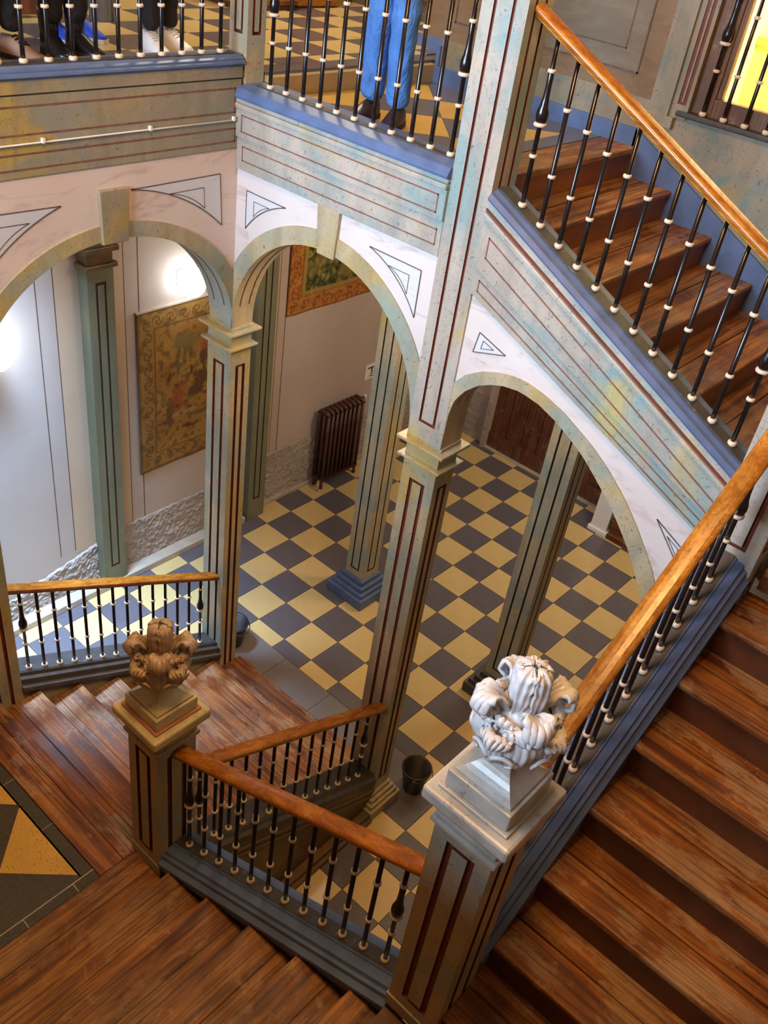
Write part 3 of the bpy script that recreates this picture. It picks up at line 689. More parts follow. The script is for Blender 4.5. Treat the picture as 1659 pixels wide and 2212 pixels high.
# third flight (N2 - C)
s3 = 0.6574
zf3 = lambda y: 10.10 + s3 * (y + 7.6)
curb('stringer_third', 'long blue grey stringer of the third flight on the right', (0, -12.0, zf3(-12.0)), (0, -7.2, zf3(-7.2)),
     [(13.50, 0, -0.5), (13.50, 0, -0.03), (13.56, 0, 0.0), (13.87, 0, 0.0), (13.89, 0, -0.03), (13.99, 0, -0.05), (14.0, 0, -0.11), (14.05, 0, -0.12), (14.06, 0, -0.20), (14.13, 0, -0.24), (14.13, 0, -0.32), (14.10, 0, -0.34), (14.10, 0, -0.5)],
     [M_blue], strip=[(13.60, 0, 0), (13.60, 0, 0.012), (13.85, 0, 0.012), (13.85, 0, 0)])
sw3 = setting('wall_stair_third', (13.8, -9.6, 0))
m = MB(); m.prism([(13.52, -12.0, 0), (13.52, -7.2, 0), (13.52, -7.2, zf3(-7.2) - .5), (13.52, -12.0, zf3(-12.0) - .5)], (0.54, 0, 0)); m.build('side_panel', M_marb, sw3)

# ================================================================ railings
HB = 2.12
def bal_prof(kind, h=HB):
    r = 0.031
    if kind == 'plain': return [(r, 0), (r * 1.05, 0.3), (r, h)]
    return [(r, 0), (r, 1.04), (0.042, 1.06), (0.068, 1.10), (0.082, 1.16), (0.078, 1.22), (0.056, 1.29), (0.043, 1.38), (0.038, 1.52), (0.042, 1.66), (r, 1.69), (r, h)]
BAL = {}
def bal(kind, h):
    if (kind, h) not in BAL: BAL[kind, h] = mesh_of(MB().lathe(bal_prof(kind, h + 0.06), 14 if kind == 'knob' else 10), 'baluster_' + kind, M_iron, smooth=True)
    return BAL[kind, h]
def collar_mesh(r, h, nm): return mesh_of(MB().lathe([(r * .62, -h * .5), (r * .95, -h * .35), (r, 0), (r * .95, h * .35), (r * .62, h * .5)], 14), nm, M_collar, smooth=True)
me_col = collar_mesh(0.054, 0.05, 'collar'); me_colb = collar_mesh(0.086, 0.055, 'collar_big'); me_foot = collar_mesh(0.06, 0.07, 'collar_foot')
RP = [(-0.07, 0.0), (-0.105, 0.012), (-0.105, 0.045), (-0.12, 0.055), (-0.13, 0.085), (-0.125, 0.115), (-0.10, 0.14), (-0.06, 0.152), (0.0, 0.157), (0.06, 0.152), (0.10, 0.14), (0.125, 0.115), (0.13, 0.085), (0.12, 0.055), (0.105, 0.045), (0.105, 0.012), (0.07, 0.0)]
def railing(label, ax, c, a, za, b, zb, n, first, step, hgt=HB, ra=None, rb=None, knobs=(True, True), dz=0.0):
    """balusters at first + k*step along ax at cross coordinate c; foot line (a,za)-(b,zb); rail from ra to rb"""
    zf = lambda h: za + (zb - za) * (h - a) / (b - a)
    p3 = (lambda h, z: (h, c, z)) if ax == 'X' else (lambda h, z: (c, h, z))
    t = thing('stair_railing', p3((a + b) / 2, min(za, zb)), label, 'railing', 'iron balustrades with wooden handrails')
    ra = a if ra is None else ra; rb = b if rb is None else rb
    o = (lambda s, z: (0, s, z)) if ax == 'X' else (lambda s, z: (s, 0, z))
    m = MB(); m.sweep([o(s, z) for s, z in RP], p3(ra, zf(ra) + hgt - 0.02), p3(rb, zf(rb) + hgt - 0.02))
    hr = m.build('handrail', M_rail2 if ax == 'Y' else M_rail, t, smooth=False)
    bv = hr.modifiers.new('bevel', 'BEVEL'); bv.width = 0.004; bv.segments = 2; bv.limit_method = 'ANGLE'; bv.angle_limit = 0.3
    for k in range(n):
        h = first + step * k; z = zf(h) + dz
        kn = (k == 0 and knobs[0]) or (k == n - 1 and knobs[1])
        bo = inst('baluster', bal('knob' if kn else 'plain', hgt), t, p3(h, z))
        for zz, me in ([(0.035, me_foot), (0.67, me_col), (1.06, me_colb), (1.69, me_col)] if kn else [(0.035, me_foot), (0.67, me_col), (1.48, me_col)]):
            inst('collar', me, bo, p3(h, z + zz))
    return t
M_rail2 = wood('varnished_handrail_wood_y', (0.26, 0.075, 0.006), (0.40, 0.13, 0.010), (0.48, 0.18, 0.02), 'Y', 0.20, (0.55, 0.25, 0.05), 0.25)
railing('balustrade on the far side of the lowest flight, in front of the blue lit floor', 'Y', 3.745, -12.14, zf1(-12.14), -7.2, zf1(-7.2), 14, -11.84, 0.323, hgt=2.0)
railing('balustrade running down from the tan newel to the central pillar', 'Y', 8.92, -12.0, zf1b(-12.0), -7.2, zf1b(-7.2), 14, -11.86, 0.325, hgt=2.0)
railing('foreground balustrade between the tan newel and the silver newel', 'X', -12.31, 8.96, zf2(8.96), 13.43, zf2(13.43), 12, 9.24, 0.3482)
railing('balustrade of the third flight with a long orange handrail on the right', 'Y', 13.74, -12.0, zf3(-12.0), -7.2, zf3(-7.2), 14, -11.68, 0.3138, hgt=2.0)
tz = lambda x: topBC(x) + 0.15
railing('balustrade of the upper flight at the top right', 'X', -6.96, 9.08, tz(9.08), 13.45, tz(13.45), 12, 9.42, 0.342, hgt=2.08)
railing('level balustrade above the middle arch in front of the jeans', 'X', -7.0, 4.02, 13.77, 8.39, 13.77, 11, 4.45, 0.369)
railing('level balustrade above the left arch in front of the shoes', 'Y', 3.855, -12.2, 14.19, -7.1, 14.19, 13, -7.53 - 12 * 0.3675, 0.3675)

# ================================================================ newel posts with carved finials
def leaf_part(t, nm, c, rz, z0, path, ha, lobes, mat, ribs=5, rib=0.020, nu=34, nv=22, ph=0.0):
    """acanthus leaf wrapped round the axis: path of (radius, height), half angle ha, lobed ribbed blade"""
    m = MB(); n = len(path) - 1
    for i in range(nu + 1):
        f = i / nu; g = f * n; k = min(int(g), n - 1); u = g - k
        p0, p1, p2, p3 = path[max(k - 1, 0)], path[k], path[k + 1], path[min(k + 2, n)]
        cr = lambda a, b, c_, d: 0.5 * (2 * b + (c_ - a) * u + (2 * a - 5 * b + 4 * c_ - d) * u * u + (3 * b - a - 3 * c_ + d) * u ** 3)
        r, z = cr(p0[0], p1[0], p2[0], p3[0]), cr(p0[1], p1[1], p2[1], p3[1])
        wd = ha * (0.30 + 0.70 * math.sin(math.pi * min(1.0, 0.10 + 0.62 * f))) * (1 - 0.55 * max(0, (f - 0.7) / 0.3) ** 1.5)
        saw = abs(math.sin(math.pi * lobes * f + ph))
        for j in range(nv + 1):
            s_ = 2 * j / nv - 1; e = abs(s_)
            w2 = wd * (1 - 0.22 * (1 - saw) * e ** 2)
            rr = r * (1 - 0.10 * e ** 2) + rib * math.cos(s_ * math.pi * ribs) * (0.5 + 0.5 * math.sin(math.pi * f)) + 0.010 * e ** 2 * math.sin(2 * math.pi * lobes * f + ph)
            rr += 0.02 * (1 - e) ** 6
            a = rz + s_ * w2 * 0.36 / max(r, 0.16)
            zz = z + 0.05 * e ** 1.5 * (1 if f < 0.75 else -0.6) * math.sin(math.pi * f)
            rr += 0.012 * mnoise.noise((s_ * 3 + rz * 7, f * 6, rz))
            m.v.append((c[0] + rr * math.cos(a), c[1] + rr * math.sin(a), z0 + zz))
    for i in range(nu):
        for j in range(nv): k = i * (nv + 1) + j; m.f.append((k, k + 1, k + nv + 2, k + nv + 1)); m.m.append(0)
    o = m.build(nm, mat, t, smooth=True)
    so = o.modifiers.new('solid', 'SOLIDIFY'); so.thickness = 0.014; so.offset = -1
    return o
def newel(label, cx, cy, z0, zc, mcap, mfin, grp, mcap2):
    """zc: height of the widest moulding of the cap"""
    t = thing('newel_post', (cx, cy, z0), label, 'newel post', grp)
    h = 0.345; r = (cx - h, cx + h, cy - h, cy + h)
    shaft(t, *r, z0, zc - 0.48, [M_marb, M_groove], ru=0.25, gw=0.115, pb=0.4, pt=0.16, d=0.04)
    m = MB(); ring(m, *r, 0.02, z0, z0 + 0.22); m.build('plinth', M_marb, t, bevel=0.01)
    m = MB(); ring(m, *r, 0.05, zc - 0.48, zc - 0.40); ring(m, *r, 0.015, zc - .40, zc - .33); m.build('collar_moulding', mcap2, t, bevel=0.02)
    m = MB(); ring(m, *r, 0.02, zc - 0.33, zc - 0.20); m.build('neck', mcap2, t, bevel=0.01)
    m = MB(); ring(m, *r, 0.08, zc - .20, zc - .13); ring(m, *r, 0.155, zc - .13, zc + .05); m.build('cap_slab', mcap, t, bevel=0.075)
    m = MB(); ring(m, *r, 0.055, zc + .05, zc + .085); m.build('edge_fillet', M_pinkline if mcap is M_cream else mcap2, t, bevel=0.01)
    m = MB(); ring(m, *r, 0.015, zc + .085, zc + .30); m.build('cap_block', mcap, t, bevel=0.015)
    m = MB(); ring(m, *r, -0.03, zc + .30, zc + .325); m.build('edge_fillet', M_pinkline if mcap is M_cream else mcap2, t)
    # concave pyramid
    m = MB(); pr = []
    for i in range(8):
        f = i / 7; rr = 0.315 - 0.20 * (1 - (1 - f) ** 1.8); pr.append((rr, zc + .325 + 0.26 * f))
    for (ra, za), (rb_, zb) in zip(pr[:-1], pr[1:]):
        q = [(-1, -1), (1, -1), (1, 1), (-1, 1)]
        for i in range(4):
            a, b = q[i], q[(i + 1) % 4]
            m.poly([(cx + a[0] * ra, cy + a[1] * ra, za), (cx + b[0] * ra, cy + b[1] * ra, za), (cx + b[0] * rb_, cy + b[1] * rb_, zb), (cx + a[0] * rb_, cy + a[1] * rb_, zb)])
    m.build('cap_pyramid', mcap, t, merge=True)
    # finial
    fz = zc + 0.52
    fo = bpy.data.objects.new('finial', None)
    core = MB(); core.lathe([(0.10, 0), (0.18, 0.06), (0.28, 0.19), (0.355, 0.36), (0.345, 0.50), (0.27, 0.62), (0.14, 0.68), (0.13, 0.76), (0.14, 0.90), (0.13, 1.03), (0.05, 1.12)], 28, (cx, cy, fz))
    for i, p in enumerate(core.v):
        d = Vector((p[0] - cx, p[1] - cy, 0)); a = math.atan2(d.y, d.x); rr = 1 + 0.07 * math.cos(8 * a + 5 * (p[2] - fz)) + 0.05 * mnoise.noise((p[0] * 9, p[1] * 9, p[2] * 9))
        core.v[i] = (cx + d.x * rr, cy + d.y * rr, p[2])
    fin = core.build('finial', mfin, t, smooth=True)
    su = fin.modifiers.new('sub', 'SUBSURF'); su.levels = 1; su.render_levels = 1
    for k in range(4):
        a = math.pi / 4 + k * math.pi / 2
        leaf_part(fin, 'acanthus_leaf', (cx, cy), a, fz, [(.11, 0), (.19, .09), (.29, .22), (.365, .37), (.385, .46), (.345, .56), (.30, .62), (.31, .66), (.35, .64), (.36, .58)], 0.74, 7, mfin, 7, 0.011)
        leaf_part(fin, 'acanthus_leaf', (cx, cy), a + math.pi / 4, fz, [(.10, 0), (.20, .08), (.31, .20), (.385, .34), (.40, .45), (.375, .54), (.40, .57), (.43, .53), (.42, .48)], 0.52, 6, mfin, 7, 0.010, ph=1.2)
        leaf_part(fin, 'crown_leaf', (cx, cy), a + 0.1, fz, [(.15, .58), (.19, .67), (.26, .77), (.34, .83), (.41, .81), (.435, .73), (.41, .67)], 0.40, 4, mfin, 5, 0.010, ph=0.6)
        leaf_part(fin, 'bud_leaf', (cx, cy), a + 0.7, fz, [(.12, .60), (.15, .72), (.165, .87), (.17, 1.00), (.155, 1.10), (.10, 1.16), (.04, 1.17)], 0.46, 5, mfin, 5, 0.010)
        # scrolls on the bulb
        for sgn in (-1, 1):
            pts = []
            for i in range(16):
                tt = i / 15 * 4.6; rad = 0.10 * (1 - i / 19)
                ang = a + math.pi / 8 * (1 if sgn > 0 else -1) + sgn * rad * math.cos(tt) / 0.30; zz = fz + 0.30 + rad * math.sin(tt) * 1.1
                rb_ = 0.40 - 0.30 * abs(zz - fz - 0.36); pts.append((cx + rb_ * math.cos(ang), cy + rb_ * math.sin(ang), zz))
            MB().tube(pts, [0.026 * (1 - 0.5 * i / 15) for i in range(16)], 6).build('scroll', mfin, fin, smooth=True)
    return t
newel('newel post with a tan carved acanthus finial beside the tiled landing', 8.62, -12.335, 3.40, 6.83, M_cream, M_fin1, 'newel posts with carved finials', M_marb)
newel('nearest newel post with a pale silvery carved acanthus finial', 13.765, -12.335, 6.0, 10.12, M_silver, M_fin2, 'newel posts with carved finials', M_silver)
# ================================================================ upper floor
ZU, ZR = 13.57, 13.92
uf = setting('floor_upper', (6, -4.6, ZU))
MB().box(3.98, 8.5, -6.72, -2.45, 12.62, ZU - .06).build('floor_bed', M_joint, uf)
MB().box(8.0, 8.70, -6.70, -2.46, ZU - .10, ZU + .002).build('edge_board', M_tread2, uf, bevel=0.025)
MB().box(8.56, 8.64, -6.70, -2.46, ZU - .48, ZU - .1).build('riser', M_riser4, uf)
MB().box(7.62, 7.99, -6.7, -2.45, ZU - .05, ZU).build('border_slab', M_tileD, uf)
MB().box(4.2, 7.62, -2.92, -2.45, ZU - .05, ZU).build('border_slab', M_tileD, uf)
e1 = Vector((.865, -.865)); e2 = Vector((.865, .865)); c0 = Vector((5.24, -3.75))
for i in range(-6, 7):
    for j in range(-6, 7):
        o_ = c0 + e1 * i + e2 * j
        p = clip([tuple(o_), tuple(o_ + e1), tuple(o_ + e1 + e2), tuple(o_ + e2)], 4.2, 7.62, -6.7, -2.92)
        if len(p) >= 3: slab_poly(p, ZU - .05, .05, 0.004).build('upper_tile', M_tileY2 if (i + j) % 2 == 0 else M_tileD, uf)
ur = setting('floor_upper_raised', (1, -6, ZR))
MB().box(-4.5, 3.96, -17.5, 4.0, 12.62, ZR - .03).build('floor_bed', M_joint, ur)
MB().box(3.93, 4.18, -6.72, -2.45, ZU - .3, ZR - .05).build('step_riser', M_pottan, ur)
MB().box(3.62, 4.02, -6.72, -2.3, ZR - .06, ZR).build('step_edge_slab', M_tileD, ur, bevel=0.01)
mYu = mesh_of(MB().box(.006, .994, .006, .994, -.03, 0), 'utile_y', M_tileY2u if 'M_tileY2u' in globals() else M_tileY)
mDu = mesh_of(MB().box(.006, .994, .006, .994, -.03, 0), 'utile_d', M_tileD)
for i in range(-5, 4):
    for j in range(-12, 6):
        x, y = 0.24 + i, -3.1 + j
        if x > 3.3: continue
        if x + 1 > 3.62:
            MB().box(x + .006, 3.615, y + .006, y + .994, ZR - .03, ZR).build('upper_tile', M_tileY if (i + j) % 2 else M_tileD, ur)
        else: inst('upper_tile', mYu if (i + j) % 2 else mDu, ur, (x, y, ZR))
# ceiling of the ground hall
ce = setting('ceiling', (3, -3, 12.5))
MB().box(-1.2, 3.4, -17.5, 7.6, 12.5, 12.62).build('ceiling_plaster', M_wall, ce)
MB().box(3.4, 8.6, -6.7, 7.6, 12.5, 12.62).build('ceiling_plaster', M_wall, ce)
MB().box(8.6, 19.0, -2.4, 7.6, 12.5, 12.62).build('ceiling_plaster', M_wall, ce)
# sloping underside of the upper flight
m = MB(); m.prism([(8.6, -6.7, 13.0), (14.2, -6.7, 10.0), (14.2, -6.7, 9.85), (8.6, -6.7, 12.85)], (0, 4.3, 0)); m.build('stair_soffit', M_wall, ce)

# upper back wall along the upper flight, with opening
wu = setting('wall_upper_back', (10, -2.45, ZU))
m = MB()
m.box(4.25, 9.38, -2.45, -1.8, 12.6, 22); m.box(9.38, 13.4, -2.45, -1.8, 9.5, 14.22); m.box(13.4, 19, -2.45, -1.8, 0, 22); m.box(9.38, 13.4, -2.45, -1.8, 18.5, 22); m.box(9.28, 9.38, -2.45, -1.8, 9.5, 14.22)
m.box(8.6, 9.3, -2.44, -1.82, 12.0, 13)
m.build('wall_plaster', M_upwall, wu)
MB().box(4.25, 8.70, -2.47, -2.45, 13.86, 14.32).build('marbled_dado', M_dado, wu)
m = MB(); m.prism([(8.6, -2.468, 14.30), (19.0, -2.468, 14.30), (19.0, -2.468, 9.6), (14.2, -2.468, 10.5), (8.6, -2.468, 13.6)], (0, 0.018, 0)); m.build('marbled_dado', M_dado, wu)
MB().box(6.0, 8.31, -2.462, -2.45, 14.65, 19.5).build('wall_panel', M_uppan, wu)
outline(wu, mpX, -2.462, [(6.0, 14.65), (8.31, 14.65), (8.31, 19.5), (6.0, 19.5)], 0.028, -0.004, M_blackline)
outline(wu, mpX, -2.462, [(6.3, 14.96), (8.0, 14.96), (8.0, 19.2), (6.3, 19.2)], 0.022, -0.004, M_blackline)
outline(wu, mpX, -2.462, [(4.45, 14.65), (5.6, 14.65), (5.6, 19.5), (4.45, 19.5)], 0.028, -0.004, M_blackline)
m = MB(); m.groove((8.72, -2.56, 14.18), (0.36, 0, 0), (0, 0, 6), (0, -1, 0), (.22, .8, .035, .97), (.12, .006), .02); m.box(8.72, 9.08, -2.558, -2.45, 14.18, 20.18)
m.build('flat_pilaster', [M_dado, M_groove], wu)
m = MB(); m.groove((9.08, -2.50, 14.18), (0.30, 0, 0), (0, 0, 6), (0, -1, 0), (.3, .8, .035, .97), (.2, .006), .02); m.build('flat_pilaster', [M_dado, M_groove], wu)
MB().box(8.70, 9.20, -2.57, -2.45, 14.0, 14.18).build('pilaster_base', M_dado, wu, bevel=0.01)
# blue skirting: level part, then stepping down with the flight
m = MB(); m.prism([(4.25, -2.53, ZU), (8.58, -2.53, ZU), (8.70, -2.53, ZU + .02), (8.62, -2.53, 13.86), (4.25, -2.53, 13.86)], (0, .08, 0))
m.prism([(8.60, -2.53, 13.86), (8.60, -2.53, 13.0), (14.4, -2.53, 9.95), (14.4, -2.53, 10.95)], (0, .08, 0)); m.box(14.4, 19, -2.53, -2.45, 10.24, 10.8)
sk = m.build('baseboard_upper', M_blue); tag(sk, kind='structure')
m = MB(); m.box(4.17, 4.25, -2.53, -1.6, ZU, 13.86 + .35); m.box(2.9, 4.2, -1.60, -1.55, ZR, 14.15); tag(m.build('baseboard_upper_return', M_blue), kind='structure')
wr = setting('wall_upper_return', (4.2, -1.9, ZR)); MB().box(3.0, 4.25, -1.55, -1.0, ZR, 22).build('wall_plaster', M_upwall, wr)
m = MB(); m.groove((3.62, -1.62, ZR + .25), (0.5, 0, 0), (0, 0, 6), (0, -1, 0), (.25, .75, .04, .97), (.1, .006), .02); m.box(3.62, 4.12, -1.618, -1.55, ZR + .25, 20); m.build('flat_pilaster', [M_green, M_groove], wr)

# opening with a wooden frame and the yellow room behind
wi = setting('window_1', (11.4, -2.2, 14.22))
fr = MB(); fr.box(9.38, 9.72, -2.40, -2.2, 14.3, 18.5); fr.box(9.72, 13.3, -2.40, -2.2, 14.3, 14.58); fr.box(13.06, 13.4, -2.40, -2.2, 14.3, 18.5); fr.build('window_frame', M_fram, wi, bevel=0.015)
MB().box(9.72, 9.80, -2.36, -2.22, 14.58, 18.5).build('sash_stile', M_fram, wi, bevel=0.01)
MB().box(9.2, 13.4, -2.56, -2.2, 14.22, 14.30).build('window_sill', M_strip, wi, bevel=0.02)
mg, nt, b_ = nmat('window_glass'); b_.inputs['Base Color'].default_value = (1, 1, 1, 1); b_.inputs['Roughness'].default_value = 0.02
b_.inputs['Transmission Weight'].default_value = 1.0; b_.inputs['IOR'].default_value = 1.08
MB().box(9.78, 13.08, -2.30, -2.28, 14.56, 18.5).build('pane', mg, wi)
ry = setting('wall_room_behind', (12, 0, 13.6))
MB().box(8.0, 20.0, 2.6, 2.8, 13.5, 22).build('wall_plaster', M_roomy, ry); MB().box(8.0, 20.0, -1.8, 2.8, 13.3, 13.6).build('room_floor', M_roomy2, ry); MB().box(8.2, 20.0, 2.55, 2.6, 13.6, 14.9).build('lower_wall', M_roomy2, ry)
MB().box(8.0, 8.2, -1.8, 2.8, 13.5, 22).build('side_wall', M_roomy, ry); MB().box(8.2, 20, 2.48, 2.56, 14.9, 15.05).build('dado_rail', plain('ochre_rail_paint', (.72, .45, .10), .5), ry)
point_light('yellow_room_lamp', (11.5, 0.6, 18.0), 420, (1.0, 0.86, 0.55), 0.5)
t = thing('window_guard', (11.3, -2.5, 14.30), 'short iron guard of balusters in front of the bright yellow window', 'railing')
for k in range(10):
    x = 9.62 + 0.36 * k
    bo = inst('baluster', bal('knob' if k in (0, 9) else 'plain', 2.0), t, (x, -2.46, 14.30))
    for zz, me in ([(0.035, me_foot), (0.67, me_col), (1.06, me_colb), (1.69, me_col)] if k in (0, 9) else [(0.035, me_foot), (0.67, me_col), (1.48, me_col)]): inst('collar', me, bo, (x, -2.46, 14.30 + zz))
m = MB(); m.sweep([(0, s, z) for s, z in RP], (9.4, -2.46, 16.3), (13.2, -2.46, 16.3)); m.build('handrail', M_rail, t)

# outer walls (mostly out of view) closing the stairwell
tag(MB().box(18.5, 19.0, -17.5, 8.2, 0, 22).build('wall_right', M_upwall), kind='structure')
tag(MB().box(3.4, 19.0, -18.6, -17.8, 0, 13.2).build('wall_front', M_upwall), kind='structure')
tag(MB().box(-5.0, 19.0, -27.0, -17.75, 13.2, 13.57).build('floor_gallery', M_tileD), kind='structure')
tag(MB().box(-5.0, -4.5, -17.5, 4.5, 12.6, 22).build('wall_upper_left', M_upwall), kind='structure')
tag(MB().box(-4.5, 4.2, 4.0, 4.5, 12.6, 22).build('wall_upper_far', M_upwall), kind='structure')

# ================================================================ furniture and small things
# tapestries
def tapestry_mat(name):
    m, nt, b = nmat(name); v = coords(nt)
    at = N(nt, 'ShaderNodeAttribute'); at.attribute_name = 'weave'
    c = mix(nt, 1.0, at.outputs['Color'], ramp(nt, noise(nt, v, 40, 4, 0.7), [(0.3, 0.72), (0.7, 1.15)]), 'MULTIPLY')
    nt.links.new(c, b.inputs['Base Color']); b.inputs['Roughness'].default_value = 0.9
    wv = N(nt, 'ShaderNodeTexWave'); wv.inputs['Scale'].default_value = 90; nt.links.new(v, wv.inputs['Vector']); bump(nt, b, wv.outputs['Fac'], 0.15)
    return m
M_tap = tapestry_mat('woven_tapestry_wool')
def lerp3(a, b, t): t = max(0.0, min(1.0, t)); return tuple(x + (y - x) * t for x, y in zip(a, b))
def sst(a, b, x): t = max(0.0, min(1.0, (x - a) / (b - a))); return t * t * (3 - 2 * t)
def cloth(t, y0, y1, z0, z1, x, amp, ny, nz, seed, paint, nm='cloth'):
    m = MB(); idx = {}; cols = []
    for a in range(ny + 1):
        for c in range(nz + 1):
            y = y0 + (y1 - y0) * a / ny; z = z0 + (z1 - z0) * c / nz; f = 1 - c / nz
            idx[a, c] = len(m.v); m.v.append((x + 0.05 + amp * f * mnoise.noise((y * 1.3, seed, z * 0.25)), y, z + 0.01 * mnoise.noise((y * 2, seed, 9)) * f))
            cols.append(paint(y - y0, z - z0, y1 - y0, z1 - z0))
    for a in range(ny):
        for c in range(nz): m.f.append((idx[a, c], idx[a + 1, c], idx[a + 1, c + 1], idx[a, c + 1])); m.m.append(0)
    o = m.build(nm, M_tap, t, smooth=True)
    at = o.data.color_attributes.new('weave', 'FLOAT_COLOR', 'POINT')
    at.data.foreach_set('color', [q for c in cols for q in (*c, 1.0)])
    s_ = o.modifiers.new('solid', 'SOLIDIFY'); s_.thickness = 0.02 * S; s_.offset = 0
    return o
def nz2(u, v, k, sd): return mnoise.noise((u * k, v * k, sd))
def scrolls(d, l, sp, rad):
    """rosette and leaf scroll pattern along a border: l along, d across from the centre line; 0..1"""
    q = (l / sp) % 1.0 - 0.5; r = math.hypot(q * sp, d); sp_ = math.sin(r / rad * 9 + math.atan2(d, q * sp) * 2)
    return max(0.0, sp_) * (1 - sst(rad * .8, rad, r))
BLOB1 = [(.95, 1.55, .15, .42, 1), (1.18, 1.85, .17, .40, 2), (1.26, 2.28, .10, .11, 2), (.92, 2.60, .07, .15, 0), (1.75, 2.0, .24, .16, 0), (1.95, 2.35, .20, .22, 0), (1.62, 2.62, .06, .15, 0), (2.02, 2.9, .14, .26, 0), (2.0, 3.22, .11, .13, 2),
         (1.45, 2.5, .15, .06, 3), (1.2, 3.05, .06, .5, 3), (1.42, 3.2, .045, .42, 3), (1.6, 3.25, .05, .45, 3), (1.4, 3.5, .42, .22, 4), (1.35, 1.45, .36, .06, 5), (1.9, 1.3, .36, .06, 3), (1.6, 1.0, .3, .05, 0), (2.6, 2.2, .25, .6, 0), (2.8, 3.0, .2, .4, 3), (.75, 2.0, .12, .2, 4)]
TC = [(.060, .026, .007), (.10, .05, .012), (.27, .062, .012), (.10, .080, .022), (.17, .12, .035), (.33, .21, .075)]
def paint1(u, v, W, H):
    wu, wv_ = u + .06 * nz2(u, v, 3.2, 1), v + .06 * nz2(u, v, 3.2, 5)
    c = lerp3((.22, .098, .014), (.34, .18, .040), .5 + .7 * nz2(u, v, 1.3, 2) + .12 * (v / H))  # base gold painted lighter towards the top, as lit there
    c = lerp3(c, (.15, .075, .014), .8 * sst(.08, .32, nz2(u, v, 5, 8)))
    e = min(u, v, W - u, H - v)
    if e > .55:
        for bu, bv, ru, rv, k in BLOB1:
            d = math.hypot((wu - bu) / ru, (wv_ - bv) / rv) + .35 * nz2(u, v, 9, 3)
            if d < 1.25: c = lerp3(c, TC[k], .85 * (1 - sst(.75, 1.25, d)))
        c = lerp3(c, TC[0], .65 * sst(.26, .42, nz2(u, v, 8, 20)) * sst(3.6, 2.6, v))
    else:
        if min(u, W - u) < min(v, H - v): d, l = (min(u, W - u) - .30), v
        else: d, l = (min(v, H - v) - .30), u
        sc = scrolls(d + .03 * nz2(u, v, 6, 2), l, .40, .19)
        c = lerp3(c, TC[0], .75 * sc); c = lerp3(c, TC[5], .5 * scrolls(d, l + .2, .40, .13))
        if abs(e - .50) < .025 or e < .07: c = lerp3(c, TC[0], .55)
    return c
def paint2(u, v, W, H):
    e = min(u, v, W - u, H - v)
    if e > .50:
        dv = mnoise.voronoi((u * 4.2 + .5 * nz2(u, v, 3, 1), v * 4.2 + .5 * nz2(u, v, 3, 4), 2.0))[0]
        c = lerp3((.30, .24, .05), (.09, .10, .018), sst(.1, .55, dv[0])); c = lerp3(c, (.012, .018, .005), sst(.13, .02, dv[1] - dv[0]))
        c = lerp3(c, (.24, .17, .035), .7 * sst(.05, .35, nz2(u, v, 1.1, 6))); c = lerp3(c, (.015, .02, .006), .85 * sst(.95, .62, v + .1 * nz2(u, v, 6, 3)) * sst(.0, .2, nz2(u, v, 4, 9) + .12))
        if e < .62: c = lerp3(c, (.40, .24, .05), .7)
    else:
        c = lerp3((.38, .125, .014), (.46, .19, .028), .5 + .8 * nz2(u, v, 2.5, 3))
        d, l = (min(u, W - u) - .25, v) if min(u, W - u) < min(v, H - v) else (min(v, H - v) - .25, u)
        c = lerp3(c, (.15, .030, .006), .85 * scrolls(d + .03 * nz2(u, v, 6, 2), l, .44, .20)); c = lerp3(c, (.30, .20, .05), .6 * scrolls(d, l + .22, .44, .13))
        c = lerp3(c, (.13, .03, .006), .6 * sst(.1, .3, nz2(u, v, 9, 7)))
        if e < .05 or e > .46: c = lerp3(c, (.16, .05, .01), .6)
    return c
t = thing('tapestry', (-0.75, -4.5, 3.05), 'faded gold and brown pictorial tapestry hanging on the left wall', 'tapestry')
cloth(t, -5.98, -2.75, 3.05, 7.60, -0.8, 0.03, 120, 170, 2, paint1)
MB().box(-0.80, -0.72, -5.99, -2.74, 7.58, 7.62).build('hanging_batten', M_stone, t)
t = thing('tapestry', (-0.75, 1.6, 6.28), 'orange bordered green foliage tapestry seen through the middle arch', 'tapestry')
cloth(t, -1.06, 4.2, 6.28, 11.8, -0.8, 0.03, 170, 170, 5, paint2)
MB().box(-0.80, -0.72, -1.08, 4.22, 11.78, 11.84).build('hanging_batten', M_stone, t)

# wall lamps
ml, nt, b_ = nmat('lamp_opal_glass'); b_.inputs['Base Color'].default_value = (1, 1, 1, 1); b_.inputs['Emission Color'].default_value = (0.86, 0.96, 1.0, 1); b_.inputs['Emission Strength'].default_value = 12.5
def wall_lamp(y, z, label):
    t = thing('wall_lamp', (-0.8, y, z), label, 'lamp', 'opal wall lamps')
    MB().box(-0.8, -0.72, y - .16, y + .16, z - .2, z + .2).build('back_plate', M_white, t, bevel=0.02)
    m = MB(); m.lathe([(0.02, -.36), (.18, -.32), (.30, -.2), (.36, 0), (.30, .2), (.18, .32), (.02, .36)], 24, (-0.42, y, z)); m.build('opal_globe', ml, t, smooth=True)
    m = MB(); m.tube([(-.74, y, z - .1), (-.6, y, z - .25), (-.45, y, z - .34)], .03, 8); m.build('bracket', M_white, t, smooth=True)
    return t
wall_lamp(-4.62, 8.22, 'glaring white wall lamp above the gold tapestry')
wall_lamp(-9.62, 7.75, 'glaring white wall lamp cut by the left edge of the picture')

